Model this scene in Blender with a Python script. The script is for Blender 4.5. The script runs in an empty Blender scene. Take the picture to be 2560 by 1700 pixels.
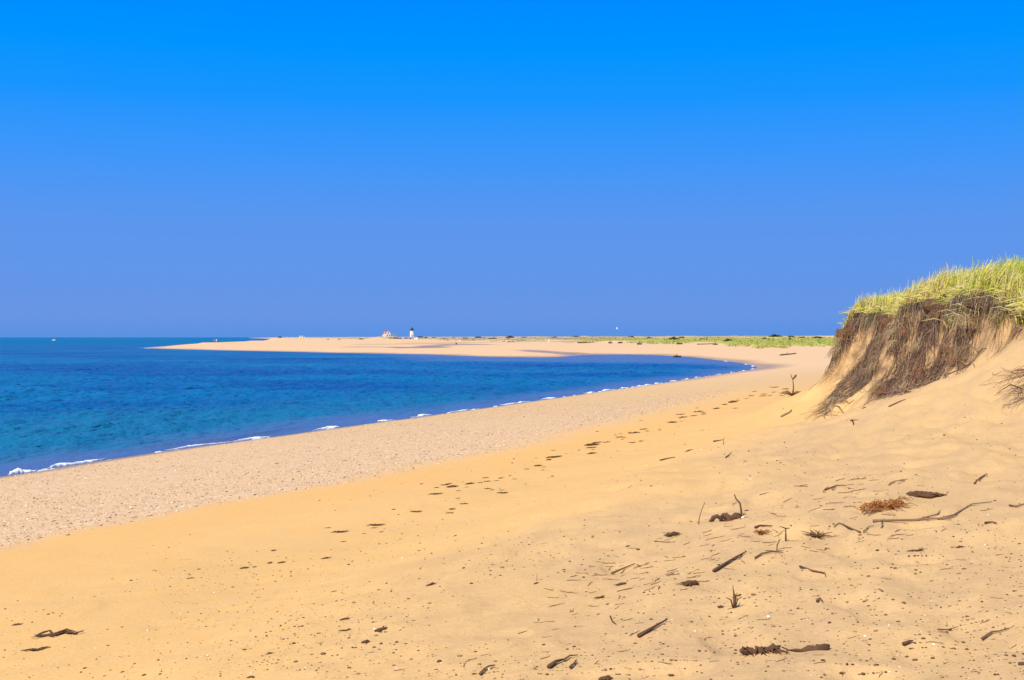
import bpy, math, random
import numpy as np
from mathutils import Vector, Matrix

# ------------------------------------------------------------------ camera, world, sun, exposure
scene = bpy.context.scene
COL = scene.collection
EYE = 4.3            # metres above the sea
FPX = 3090.0         # focal length in photograph pixels (2560 wide)
HOR = 843.0          # horizon row in the photograph
cam_d = bpy.data.cameras.new('camera')
cam_d.sensor_width = 36.0
cam_d.lens = 36.0 * FPX / 2560.0
cam_d.shift_y = -(850.0 - HOR) / 2560.0
cam_d.clip_start = 0.1
cam_d.clip_end = 90000
cam = bpy.data.objects.new('camera', cam_d)
COL.objects.link(cam)
cam.location = (0, 0, EYE)
cam.rotation_euler = (math.radians(90), 0, 0)
scene.camera = cam

EXPOSURE = 0.62
SUN_EL = math.radians(50)
SUN_AZ = math.radians(216)      # clockwise from +Y (the way the camera looks): high behind the left shoulder
sun_dir = Vector((math.sin(SUN_AZ) * math.cos(SUN_EL), math.cos(SUN_AZ) * math.cos(SUN_EL), math.sin(SUN_EL)))
sd = bpy.data.lights.new('sun', 'SUN')
sd.energy = 3.7
sd.angle = math.radians(0.53)
sd.color = (1.0, 0.93, 0.80)
so = bpy.data.objects.new('sun', sd)
COL.objects.link(so)
so.rotation_euler = sun_dir.to_track_quat('Z', 'Y').to_euler()
so.location = (-40, -30, 60)

scene.view_settings.view_transform = 'Standard'
scene.view_settings.look = 'None'
scene.view_settings.gamma = 1.0
scene.view_settings.exposure = EXPOSURE
scene.view_settings.use_curve_mapping = False


def lin(r, g, b):
    f = lambda c: (c / 255 / 12.92) if c / 255 <= 0.04045 else ((c / 255 + 0.055) / 1.055) ** 2.4
    return (f(r), f(g), f(b))


world = bpy.data.worlds.new('World')
scene.world = world
world.use_nodes = True
wn, wl = world.node_tree.nodes, world.node_tree.links
wn.clear()
w_out = wn.new('ShaderNodeOutputWorld')
w_bg = wn.new('ShaderNodeBackground')
w_bg.inputs['Strength'].default_value = 0.10
w_sky = wn.new('ShaderNodeTexSky')
w_sky.sky_type = 'NISHITA'
w_sky.sun_disc = False
w_sky.sun_elevation = SUN_EL
w_sky.sun_rotation = SUN_AZ
w_sky.air_density = 1.0
w_sky.dust_density = 0.3
w_sky.ozone_density = 2.0
# the lowest thirty degrees of the sky are a deep polarised blue in the photograph: grade the sky by its height above the horizon
w_tc = wn.new('ShaderNodeTexCoord')
w_sep = wn.new('ShaderNodeSeparateXYZ')
wl.new(w_tc.outputs['Generated'], w_sep.inputs[0])
w_ramp = wn.new('ShaderNodeValToRGB')
w_ramp.color_ramp.interpolation = 'EASE'
w_map = wn.new('ShaderNodeMapRange')
w_map.inputs['From Min'].default_value = 0.0
w_map.inputs['From Max'].default_value = 0.40
wl.new(w_sep.outputs['Z'], w_map.inputs['Value'])
wl.new(w_map.outputs['Result'], w_ramp.inputs['Fac'])
stops = [(0.000, (92, 146, 226)), (0.018, (104, 150, 228)), (0.092, (91, 151, 238)), (0.142, (62, 151, 250)),
         (0.188, (24, 149, 255)), (0.226, (0, 148, 255)), (0.265, (0, 138, 255)), (0.40, (0, 110, 240))]
cr = w_ramp.color_ramp
cr.interpolation = 'LINEAR'
while len(cr.elements) < len(stops):
    cr.elements.new(0.5)
for e, (p, c) in zip(cr.elements, stops):
    e.position = min(1.0, p / 0.40)
    e.color = (*lin(*c), 1)
w_gain = wn.new('ShaderNodeVectorMath')
w_gain.operation = 'SCALE'
w_gain.inputs['Scale'].default_value = 1.0 / (0.10 * 2 ** EXPOSURE)
wl.new(w_ramp.outputs['Color'], w_gain.inputs[0])
w_fade = wn.new('ShaderNodeMapRange')
w_fade.interpolation_type = 'SMOOTHSTEP'
w_fade.inputs['From Min'].default_value = 0.27
w_fade.inputs['From Max'].default_value = 0.60
wl.new(w_sep.outputs['Z'], w_fade.inputs['Value'])
w_mix = wn.new('ShaderNodeMix')
w_mix.data_type = 'RGBA'
wl.new(w_fade.outputs['Result'], w_mix.inputs['Factor'])
wl.new(w_gain.outputs[0], w_mix.inputs[6])
wl.new(w_sky.outputs[0], w_mix.inputs[7])
wl.new(w_mix.outputs[2], w_bg.inputs['Color'])
wl.new(w_bg.outputs[0], w_out.inputs['Surface'])

# ------------------------------------------------------------------ numeric helpers
rng = np.random.default_rng(11)
random.seed(5)


def _hash(ix, iy, seed):
    h = (ix.astype(np.int64) * 374761393 + iy.astype(np.int64) * 668265263 + seed * 2147483647) & 0xFFFFFFFF
    h = ((h ^ (h >> 13)) * 1274126177) & 0xFFFFFFFF
    h = (h ^ (h >> 16)) & 0xFFFFFFFF
    return h / 4294967295.0


def vnoise(x, y, seed=0):
    xi, yi = np.floor(x), np.floor(y)
    fx, fy = x - xi, y - yi
    fx = fx * fx * fx * (fx * (fx * 6 - 15) + 10)
    fy = fy * fy * fy * (fy * (fy * 6 - 15) + 10)
    a, b = _hash(xi, yi, seed), _hash(xi + 1, yi, seed)
    c, d = _hash(xi, yi + 1, seed), _hash(xi + 1, yi + 1, seed)
    return (a + (b - a) * fx + (c - a) * fy + (a - b - c + d) * fx * fy) * 2 - 1


def fbm(x, y, seed=0, octaves=4, gain=0.5):
    s, amp = 0.0, 1.0
    for o in range(octaves):
        s = s + amp * vnoise(x * 2 ** o + 17.3 * o, y * 2 ** o - 9.1 * o, seed + o)
        amp *= gain
    return s


def sstep(a, b, x):
    t = np.clip((x - a) / (b - a), 0, 1)
    return t * t * (3 - 2 * t)


def poly_dist(x, y, P):
    """distance to an open polyline"""
    best = np.full(x.shape, 1e18)
    for (x0, y0), (x1, y1) in zip(P[:-1], P[1:]):
        dx, dy = x1 - x0, y1 - y0
        L = dx * dx + dy * dy + 1e-12
        t = np.clip(((x - x0) * dx + (y - y0) * dy) / L, 0, 1)
        best = np.minimum(best, (x - x0 - t * dx) ** 2 + (y - y0 - t * dy) ** 2)
    return np.sqrt(best)


def inside(x, y, P):
    r = np.zeros(x.shape, bool)
    n = len(P)
    for i in range(n):
        x0, y0 = P[i]
        x1, y1 = P[(i + 1) % n]
        c = ((y0 > y) != (y1 > y))
        with np.errstate(divide='ignore', invalid='ignore'):
            xi = (x1 - x0) * (y - y0) / (y1 - y0 + 1e-18) + x0
        r ^= c & (x < xi)
    return r


# ------------------------------------------------------------------ the lie of the land
def wpt(u, v, z=0.0):
    d = (EYE - z) * FPX / (v - HOR)
    return ((u - 1280) / FPX * d, d)


near_px = [(0, 1192), (65, 1184), (195, 1161), (325, 1141), (466, 1121), (650, 1097), (818, 1073), (1084, 1038), (1301, 1008),
           (1518, 977), (1651, 959), (1709, 950), (1766, 941), (1834, 931.5), (1880, 924.5), (1899, 918)]
far_px = [(1857, 907.5), (1789, 899.5), (1743, 894), (1720, 891.3), (1680, 889.8), (1629, 887), (1560, 885.6), (1470, 886.5),
          (1420, 890), (1388, 893.2), (1278, 892.4), (1190, 890.8), (1080, 885.8), (1023, 885), (896, 882.5), (812, 881), (706, 879),
          (620, 877), (484, 874), (400, 872)]
near_w = [wpt(*p) for p in near_px]
far_w = [wpt(*p) for p in far_px]
shore = [(-520, -900), (-200, -450), (-60, -84), (-33, -9)] + near_w + far_w + \
        [(-143, 486), (-150, 500), (-160, 570), (-179, 650), (-207, 800), (-240, 1000), (-285, 1400), (-360, 2000), (-700, 3600), (-1500, 7000)]
# round the corners off once
sm = [shore[0]]
for a, b in zip(shore[:-1], shore[1:]):
    sm.append((a[0] * .75 + b[0] * .25, a[1] * .75 + b[1] * .25))
    sm.append((a[0] * .25 + b[0] * .75, a[1] * .25 + b[1] * .75))
sm.append(shore[-1])
shore = sm
land_poly = shore + [(9500, 9500), (9500, -2500), (-520, -2500)]


def shore_t(x, y):
    """metres inland of the waterline (negative out to sea)"""
    d = poly_dist(x, y, shore)
    return np.where(inside(x, y, land_poly), d, -d)


# foot of the far dunes, where the beach meets the grass
dune_line = [(14, 41), (30, 58), (58, 110), (72, 190), (86, 270), (92, 330), (86, 352), (70, 318), (64, 330), (62, 380), (66, 425), (56, 452),
             (43, 478), (20, 540), (0, 594), (-20, 700), (-45, 900), (-75, 1150), (-118, 1440), (-150, 1560), (-195, 1650), (-262, 1800), (-330, 2300), (-600, 3600), (-1400, 7000)]
dune_poly = dune_line + [(9500, 9500), (9500, 30)]

# crest of the near bluff: (photo column, photo row, distance)
crest_px = [(2105, 816, 36), (2135, 800, 35), (2168, 781, 34), (2228, 780, 32), (2270, 788, 30.5), (2330, 746, 29), (2420, 741, 27), (2510, 736, 25),
            (2560, 768, 24)]
crest = [((u - 1280) / FPX * d, d, EYE - (v - HOR) / FPX * d) for u, v, d in crest_px]
crest_xy = [(10.9, 12), (10.3, 17), (10.05, 21)] + [(c[0], c[1]) for c in crest[::-1]] + [(9.85, 37.0), (10.5, 38.2), (11.8, 39.2), (14, 40), (18, 41), (26, 43)]
crest_poly = crest_xy + [(60, 43), (60, 12)]
_cy = np.array([c[1] for c in crest[::-1]])
_cz = np.array([c[2] for c in crest[::-1]])

ap = [(2560, 1700, 5.6), (2200, 1700, 5.8), (1800, 1700, 6.1), (1300, 1700, 6.6), (900, 1700, 7.2), (400, 1700, 7.9),
      (2560, 1400, 8.8), (2100, 1400, 9.3), (1600, 1400, 10), (1200, 1400, 10.8),
      (2560, 1200, 12.5), (2200, 1200, 13.5), (1800, 1200, 15), (1500, 1200, 16.5),
      (2560, 1080, 17), (2300, 1080, 18.5), (2050, 1080, 21), (1900, 1080, 23),
      (2560, 855, 23), (2560, 960, 20.5), (2440, 930, 24.5), (2360, 970, 25.5), (2290, 1003, 26.5), (2200, 1032, 28), (2120, 1050, 29), (2060, 1052, 30.5),
      (2045, 968, 35), (1990, 1012, 33.5), (2500, 895, 23.8)]
ap_xyz = [((u - 1280) / FPX * d, d, EYE - (v - HOR) / FPX * d) for u, v, d in ap]
ap_xyz += [(0, 0, 2.55), (3, 0, 2.75), (-2, 0, 2.4), (6, 2, 3.0), (12, 0, 3.6), (12, 6, 3.6), (10, -8, 3.4), (0, -10, 2.5),
           (14, 14, 4.4), (14, 20, 4.5), (14, 28, 4.4), (14, 34, 4.0), (11, 34, 3.5), (11, 30, 3.7), (11, 26, 4.3), (11, 22, 4.5), (11, 37, 2.9), (13, 39, 2.7), (10, 38.5, 2.5), (20, 30, 4.5), (20, 10, 4.5)]


def base_z(x, y, t):
    near = np.interp(t, [-400, -60, -20, -8, 0, 2, 9, 17.5, 23, 40, 120], [-9, -3.2, -1.5, -.62, 0, .25, .86, 1.5, 1.86, 2.12, 2.3])
    k = sstep(-75, -5, x) * sstep(150, 230, y)           # the wet flats at the head of the bay slope very gently
    fl = np.where(t > 0, 0, np.interp(-t, [0, 70, 110, 160, 400], [0, .27, .8, 2.4, 8.0]))
    steep = np.where(t > 0, 0, np.interp(-t, [0, 3, 20, 60, 400], [0, .3, 1.3, 2.8, 8.0]))
    far = np.where(t > 0, np.interp(t, [0, 6, 25, 80, 200, 600], [0, .35, .85, 1.5, 2.0, 2.5]), -(fl * k + steep * (1 - k)))
    w = sstep(110, 230, y)
    return near * (1 - w) + far * w


_ax = np.array([p[0] for p in ap_xyz])
_ay = np.array([p[1] for p in ap_xyz])
_az = np.array([p[2] for p in ap_xyz])
_zb = base_z(_ax, _ay, shore_t(_ax, _ay))
# seaward of the dune foot nothing is added
_zx, _zy = [], []
for s in range(-10, 70, 5):
    for tt in (21.5, 17, 10):
        # straight model of the near shoreline
        _zx.append(-16 + .344 * (s - 38) / .939 + .939 * tt)
        _zy.append(s - .344 * tt)
_zx += [16, 20, 25, 30, 40, 14, 10.5, 25, 35]
_zy += [60, 55, 60, 50, 60, 52, 46, 48, 45]
RX = np.concatenate([_ax, _zx])
RY = np.concatenate([_ay, _zy])
RV = np.concatenate([_az - _zb, np.zeros(len(_zx))])


def _phi(r2):
    return np.sqrt(r2 + 1.0)


_n = len(RX)
_M = _phi((RX[:, None] - RX[None]) ** 2 + (RY[:, None] - RY[None]) ** 2)
_A = np.zeros((_n + 3, _n + 3))
_A[:_n, :_n] = _M + np.eye(_n) * -0.02
_A[:_n, _n], _A[:_n, _n + 1], _A[:_n, _n + 2] = 1, RX, RY
_A[_n, :_n], _A[_n + 1, :_n], _A[_n + 2, :_n] = 1, RX, RY
_W = np.linalg.solve(_A, np.concatenate([RV, [0, 0, 0]]))


def apron(x, y):
    s = _W[_n] + _W[_n + 1] * x + _W[_n + 2] * y
    for i in range(_n):
        s = s + _W[i] * _phi((x - RX[i]) ** 2 + (y - RY[i]) ** 2)
    return s


GULLIES = [(33.9, .42, .45), (32.6, -.38, .35), (30.4, -.85, .28), (29.5, .32, .35), (27.9, -.75, .26), (27.0, .25, .3), (25.6, .25, .4), (24.3, -.25, .3), (35.6, -.25, .4)]
FACE_Y, FACE_W = [20, 24, 27, 29, 31, 33, 36, 40], [.8, .9, 1.1, 1.5, 2.1, 1.7, 1.25, 2.0]
# levelled pads where the far buildings and cars stand: (photo column, photo row of the ground, distance, radius)
PADS = [(1030, 842.3, 1630, 16), (967, 841.3, 1640, 17), (983, 847.3, 1480, 9), (992, 847.2, 1480, 9), (1003, 847.2, 1500, 9), (1014, 847.2, 1490, 9), (1022, 847.3, 1480, 9), (1042, 847.8, 1470, 11),
        (755, 845.6, 1236, 10), (700, 845.2, 1200, 9), (710, 845.2, 1210, 9), (717, 845.2, 1215, 8), (538, 856.2, 600, 8), (650, 851.6, 900, 9)]


def bluff_q(x, y):
    d = poly_dist(x, y, crest_xy)
    q = np.where(inside(x, y, crest_poly), d, -d)
    # buttresses and gullies
    q = q + .15 * vnoise(y * .55 + 3.1, x * .12, 71) + .15 * vnoise(y * 1.5, x * .5, 72) + .07 * vnoise(y * 4.1, x * 1.5, 73)
    for y0, a, s in GULLIES:
        q = q + a * np.exp(-((y - y0) / s) ** 2)
    return q


def height(x, y, fine=True):
    x = np.asarray(x, float)
    y = np.asarray(y, float)
    shp = x.shape
    x, y = x.ravel(), y.ravel()
    out = np.empty(x.shape)
    for a in range(0, len(x), 200000):
        out[a:a + 200000] = _height(x[a:a + 200000], y[a:a + 200000], fine)
    return out.reshape(shp)


def _height(x, y, fine):
    t = shore_t(x, y)
    z = base_z(x, y, t)
    r = np.hypot(x, y)
    m = (x > -14) & (x < 48) & (y > -14) & (y < 72)
    if m.any():
        xm, ym, tm = x[m], y[m], t[m]
        f = sstep(-14, -6, ym) * (1 - sstep(52, 70, ym)) * (1 - sstep(34, 46, xm)) * sstep(19.5, 23.5, tm)
        A = z[m] + np.maximum(apron(xm, ym), -.1) * f
        if fine:
            # wind-worked hummocks, longer up and down the slope, and trodden hollows
            uu, vv = xm * .45 + ym * .89, -xm * .89 + ym * .45
            hum = .050 * fbm(uu * .45, vv * 1.15, 31, 3) + .018 * fbm(uu * 2.0, vv * 3.4, 35, 3)
            dim = np.maximum(0, vnoise(xm * 2.3, ym * 2.3, 41) - .36) * -.10
            A = A + (hum * sstep(19, 26, tm) + dim * (.3 + .7 * sstep(23, 27, tm)) * sstep(17.5, 20, tm)) + .008 * fbm(xm * 1.1, ym * 1.1, 52, 3) * sstep(2, 8, tm)
        q = bluff_q(xm, ym)
        P = np.interp(ym, _cy, _cz) - .06 + .95 * sstep(0, 8, q) * np.interp(ym, [22, 30, 37], [1.0, .75, .35]) + .05 * fbm(xm * .7, ym * .7, 61, 3)
        P = P - 1.3 * sstep(36.5, 41, ym)
        w = np.interp(ym, FACE_Y, FACE_W)
        a = np.clip((q + w) / w, 0, 1)
        S = .45 * a ** 1.15 + .55 * sstep(.50, .95, a)
        S = S * (1 - sstep(40, 46, ym)) * sstep(11, 16, ym)
        rough = .05 * fbm(xm * 2.3 + ym, ym * 2.3, 65, 4) * np.sin(np.pi * np.clip(a, 0, 1)) if fine else 0
        B = A + np.maximum(P - A, 0) * S + rough
        z[m] = B
    # far dunes
    far = y > 40
    if far.any():
        xf, yf = x[far], y[far]
        d = poly_dist(xf, yf, dune_line)
        q = np.where(inside(xf, yf, dune_poly), d, -d)
        rf = np.hypot(xf, yf)
        wob = 9 * vnoise(xf / 31, yf / 45, 81) + 3 * vnoise(xf / 9, yf / 13, 82)
        q = q + wob * sstep(150, 400, rf)
        rise = sstep(-1, 22, q) * .9 + sstep(20, 140, q) * .45
        lump = .55 * fbm(xf / 42, yf / 60, 83, 3) + .35 * fbm(xf / 13, yf / 17, 86, 2)
        crown = sstep(250, 1500, rf) * sstep(20, 400, q) * 1.1
        z[far] = z[far] + (rise * (1.0 + .35 * lump) + crown * (1 + .5 * lump) + sstep(8, 40, q) * .5 * lump) * sstep(40, 130, yf)
        z[far] = z[far] + .05 * fbm(xf / 14, yf / 22, 90, 3) * sstep(6, 30, t[far])
        for u, v, dd, rr in PADS:
            x0 = (u - 1280) / FPX * dd
            g = np.exp(-((xf - x0) / rr) ** 2 - ((yf - dd) / (rr * 1.6)) ** 2)
            g = np.minimum(1, 1.6 * g)
            z[far] = z[far] * (1 - g) + (EYE - (v - HOR) / FPX * dd) * g
    return z


def slope(x, y, e=.06):
    gx = (height(x + e, y) - height(x - e, y)) / (2 * e)
    gy = (height(x, y + e) - height(x, y - e)) / (2 * e)
    return gx, gy


_march_near = np.concatenate([np.arange(4.5, 22, .06), np.arange(22, 42, .06), np.geomspace(42, 3000, 420)])


def ground_at(u, v, dmin=0, dmax=1e9):
    """where the line of sight through a photo position meets the ground"""
    D = _march_near[(_march_near >= dmin) & (_march_near <= dmax)]
    X = (u - 1280) / FPX * D
    Z = EYE - (v - HOR) / FPX * D
    h = height(X, D)
    b = np.nonzero(h >= Z)[0]
    i = b[0] if len(b) else len(D) - 1
    if i > 0:
        f0, f1 = Z[i - 1] - h[i - 1], Z[i] - h[i]
        k = f0 / (f0 - f1) if f0 > f1 else 1.0
        d = D[i - 1] + min(max(k, 0), 1) * (D[i] - D[i - 1])
    else:
        d = D[0]
    x = (u - 1280) / FPX * d
    return Vector((x, d, float(height(np.array([x]), np.array([d]))[0])))


def ground_many(U, V, dmin=4.5, dmax=60):
    D = _march_near[(_march_near >= dmin) & (_march_near <= dmax)]
    U, V = np.asarray(U, float), np.asarray(V, float)
    X = (U[:, None] - 1280) / FPX * D[None]
    Z = EYE - (V[:, None] - HOR) / FPX * D[None]
    Y = np.broadcast_to(D[None], X.shape)
    hit = height(X, Y) >= Z
    idx = np.where(hit.any(1), hit.argmax(1), len(D) - 1)
    d = D[idx]
    x = (U - 1280) / FPX * d
    return x, d, height(x, d)


# ------------------------------------------------------------------ scene helpers
def tag(o, label=None, cat=None, group=None, kind=None):
    if label: o['label'] = label
    if cat: o['category'] = cat
    if group: o['group'] = group
    if kind: o['kind'] = kind
    return o


def link_mesh(name, me, mat=None, parent=None):
    o = bpy.data.objects.new(name, me)
    COL.objects.link(o)
    if mat is not None:
        for m in (mat if isinstance(mat, (list, tuple)) else [mat]):
            me.materials.append(m)
    if parent is not None:
        o.parent = parent
    return o


def np_mesh(name, verts, faces, smooth=True, mat_idx=None):
    """faces: (n,3) or (n,4) integer array"""
    me = bpy.data.meshes.new(name)
    verts = np.ascontiguousarray(verts, np.float32)
    faces = np.ascontiguousarray(faces, np.int32)
    k = faces.shape[1]
    me.vertices.add(len(verts))
    me.vertices.foreach_set('co', verts.ravel())
    me.loops.add(faces.size)
    me.loops.foreach_set('vertex_index', faces.ravel())
    me.polygons.add(len(faces))
    me.polygons.foreach_set('loop_start', np.arange(0, faces.size, k, dtype=np.int32))
    me.polygons.foreach_set('use_smooth', np.full(len(faces), smooth, bool))
    if mat_idx is not None:
        me.polygons.foreach_set('material_index', np.ascontiguousarray(mat_idx, np.int32))
    me.update(calc_edges=True)
    return me


def add_attr(me, name, arr):
    a = me.attributes.new(name, 'FLOAT', 'POINT')
    a.data.foreach_set('value', np.ascontiguousarray(arr, np.float32))


class MB:
    """gathers shapes for one mesh"""
    def __init__(self):
        self.v, self.f, self.m = [], [], []
        self.cur = 0

    def add(self, vs, fs):
        b = len(self.v)
        self.v += [tuple(p) for p in vs]
        for f in fs:
            self.f.append([i + b for i in f])
            self.m.append(self.cur)

    def box(self, c, s, rz=0.0, taper=1.0):
        cx, cy, cz = c
        sx, sy, sz = s[0] / 2, s[1] / 2, s[2] / 2
        vs = []
        for dz, k in ((-sz, 1), (sz, taper)):
            for dx, dy in ((-sx, -sy), (sx, -sy), (sx, sy), (-sx, sy)):
                x, y = dx * k, dy * k
                vs.append((cx + x * math.cos(rz) - y * math.sin(rz), cy + x * math.sin(rz) + y * math.cos(rz), cz + dz))
        self.add(vs, [(0, 3, 2, 1), (4, 5, 6, 7), (0, 1, 5, 4), (1, 2, 6, 5), (2, 3, 7, 6), (3, 0, 4, 7)])

    def prism(self, prof, y0, y1):
        """profile in x,z pulled along y"""
        n = len(prof)
        vs = [(x, y0, z) for x, z in prof] + [(x, y1, z) for x, z in prof]
        fs = [tuple(range(n)), tuple(range(2 * n - 1, n - 1, -1))]
        for i in range(n):
            j = (i + 1) % n
            fs.append((i, i + n, j + n, j))
        self.add(vs, fs)

    def lathe(self, prof, n=16, c=(0, 0)):
        """profile of (r, z) turned about a vertical axis"""
        vs, fs = [], []
        for r, z in prof:
            for i in range(n):
                a = 2 * math.pi * i / n
                vs.append((c[0] + r * math.cos(a), c[1] + r * math.sin(a), z))
        for k in range(len(prof) - 1):
            for i in range(n):
                j = (i + 1) % n
                fs.append((k * n + i, k * n + j, (k + 1) * n + j, (k + 1) * n + i))
        fs.append(tuple(range(n - 1, -1, -1)))
        fs.append(tuple((len(prof) - 1) * n + i for i in range(n)))
        self.add(vs, fs)

    def tube(self, pts, rad, n=5, flat=1.0):
        pts = [Vector(p) for p in pts]
        vs, fs = [], []
        for k, p in enumerate(pts):
            d = (pts[min(k + 1, len(pts) - 1)] - pts[max(k - 1, 0)])
            d = d.normalized() if d.length > 1e-9 else Vector((1, 0, 0))
            up = Vector((0, 0, 1)) if abs(d.z) < .95 else Vector((1, 0, 0))
            s = d.cross(up).normalized()
            t = s.cross(d).normalized()
            r = rad[k] if hasattr(rad, '__len__') else rad
            for i in range(n):
                a = 2 * math.pi * i / n
                vs.append(p + s * (r * math.cos(a)) + t * (r * flat * math.sin(a)))
        for k in range(len(pts) - 1):
            for i in range(n):
                j = (i + 1) % n
                fs.append((k * n + i, k * n + j, (k + 1) * n + j, (k + 1) * n + i))
        fs.append(tuple(range(n - 1, -1, -1)))
        fs.append(tuple((len(pts) - 1) * n + i for i in range(n)))
        self.add(vs, fs)

    def lump(self, c, s, seed=0, rough=.25, nu=10, nv=7):
        vs, fs = [], []
        for j in range(nv + 1):
            th = math.pi * j / nv
            for i in range(nu):
                a = 2 * math.pi * i / nu
                d = Vector((math.sin(th) * math.cos(a), math.sin(th) * math.sin(a), math.cos(th)))
                k = 1 + rough * float(vnoise(np.array([d.x * 2.3 + seed * 3.7 + d.z]), np.array([d.y * 2.3 + d.z * 1.7 + seed]), 7)[0])
                vs.append((c[0] + d.x * s[0] * k, c[1] + d.y * s[1] * k, c[2] + d.z * s[2] * k))
        for j in range(nv):
            for i in range(nu):
                q = (i + 1) % nu
                fs.append((j * nu + i, (j + 1) * nu + i, (j + 1) * nu + q, j * nu + q))
        self.add(vs, fs)

    def build(self, name, mat, parent=None, smooth=False):
        me = bpy.data.meshes.new(name)
        me.from_pydata(self.v, [], self.f)
        if self.m and max(self.m) > 0:
            me.polygons.foreach_set('material_index', np.array(self.m, np.int32))
        me.polygons.foreach_set('use_smooth', np.full(len(self.f), smooth, bool))
        me.update()
        return link_mesh(name, me, mat, parent)


def empty(name, loc, rz=0.0):
    o = bpy.data.objects.new(name, None)
    COL.objects.link(o)
    o.location = loc
    o.rotation_euler = (0, 0, rz)
    o.empty_display_size = .3
    return o


# ------------------------------------------------------------------ materials
class NT:
    def __init__(self, name):
        self.mat = bpy.data.materials.new(name)
        self.mat.use_nodes = True
        self.t = self.mat.node_tree
        self.t.nodes.clear()
        self.out = self.t.nodes.new('ShaderNodeOutputMaterial')

    def n(self, typ, **kw):
        o = self.t.nodes.new('ShaderNode' + typ)
        for k, v in kw.items():
            setattr(o, k, v)
        return o

    def put(self, sock, v):
        if isinstance(v, bpy.types.NodeSocket):
            self.t.links.new(v, sock)
        elif isinstance(v, (tuple, list)) and len(v) == 3 and sock.type == 'RGBA':
            sock.default_value = (*v, 1)
        else:
            sock.default_value = v

    def attr(self, name):
        return self.n('Attribute', attribute_name=name).outputs['Fac']

    def attr_col(self, name):
        return self.n('Attribute', attribute_name=name).outputs['Color']

    def pos(self, scale=(1, 1, 1), rot=0.0):
        g = self.n('NewGeometry')
        v = g.outputs['Position']
        if rot:                              # turn first, then stretch
            r = self.n('Mapping')
            self.t.links.new(v, r.inputs['Vector'])
            r.inputs['Rotation'].default_value = (0, 0, rot)
            v = r.outputs[0]
        m = self.n('Mapping')
        self.t.links.new(v, m.inputs['Vector'])
        m.inputs['Scale'].default_value = scale
        return m.outputs[0]

    def objpos(self, scale=(1, 1, 1)):
        g = self.n('TexCoord')
        m = self.n('Mapping')
        self.t.links.new(g.outputs['Object'], m.inputs['Vector'])
        m.inputs['Scale'].default_value = scale
        return m.outputs[0]

    def noise(self, vec, scale=1.0, detail=3.0, rough=.55, col=False):
        o = self.n('TexNoise')
        self.put(o.inputs['Vector'], vec)
        o.inputs['Scale'].default_value = scale
        o.inputs['Detail'].default_value = detail
        o.inputs['Roughness'].default_value = rough
        return o.outputs['Color' if col else 'Fac']

    def vor(self, vec, scale, out='Color', rand=1.0):
        o = self.n('TexVoronoi')
        self.put(o.inputs['Vector'], vec)
        o.inputs['Scale'].default_value = scale
        o.inputs['Randomness'].default_value = rand
        return o.outputs[out]

    def mix(self, f, a, b, mode='MIX'):
        o = self.n('Mix', data_type='RGBA', blend_type=mode)
        self.put(o.inputs[0], f)
        self.put(o.inputs[6], a)
        self.put(o.inputs[7], b)
        return o.outputs[2]

    def math(self, op, a, b=0.0, c=None, clamp=False):
        o = self.n('Math', operation=op, use_clamp=clamp)
        self.put(o.inputs[0], a)
        self.put(o.inputs[1], b)
        if c is not None:
            self.put(o.inputs[2], c)
        return o.outputs[0]

    def ramp(self, f, stops, interp='LINEAR'):
        o = self.n('ValToRGB')
        r = o.color_ramp
        r.interpolation = interp
        while len(r.elements) < len(stops):
            r.elements.new(.5)
        for e, (p, c) in zip(r.elements, stops):
            e.position = p
            e.color = (*c, 1) if len(c) == 3 else c
        self.put(o.inputs[0], f)
        return o.outputs[0]

    def rng(self, f, a, b, c=0.0, d=1.0, smooth=False):
        o = self.n('MapRange')
        if smooth: o.interpolation_type = 'SMOOTHSTEP'
        self.put(o.inputs['Value'], f)
        o.inputs['From Min'].default_value = a
        o.inputs['From Max'].default_value = b
        o.inputs['To Min'].default_value = c
        o.inputs['To Max'].default_value = d
        return o.outputs[0]

    def bump(self, h, strength=.3, dist=.02, normal=None):
        o = self.n('Bump')
        self.put(o.inputs['Height'], h)
        self.put(o.inputs['Strength'], strength)
        o.inputs['Distance'].default_value = dist
        if normal is not None:
            self.put(o.inputs['Normal'], normal)
        return o.outputs[0]

    def principled(self, col, rough=.8, normal=None, spec=.3, **kw):
        o = self.n('BsdfPrincipled')
        self.put(o.inputs['Base Color'], col)
        self.put(o.inputs['Roughness'], rough)
        self.put(o.inputs['Specular IOR Level'], spec)
        if normal is not None:
            self.put(o.inputs['Normal'], normal)
        for k, v in kw.items():
            self.put(o.inputs[k], v)
        return o.outputs[0]

    def done(self, shader):
        self.t.links.new(shader, self.out.inputs['Surface'])
        return self.mat


def scale_col(c, k):
    return tuple(v * k for v in c)


def plain(name, col, rough=.7, var=.15, scale=3.0, spec=.3, metal=0.0):
    m = NT(name)
    p = m.objpos()
    n = m.noise(p, scale, 4)
    c = m.mix(n, scale_col(col, 1 - var), scale_col(col, 1 + var))
    return m.done(m.principled(c, rough, m.bump(n, .15, .01), spec, Metallic=metal))


PALE = (.60, .378, .163)
YEL = (.685, .405, .140)
FARS = (.66, .43, .245)


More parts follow.
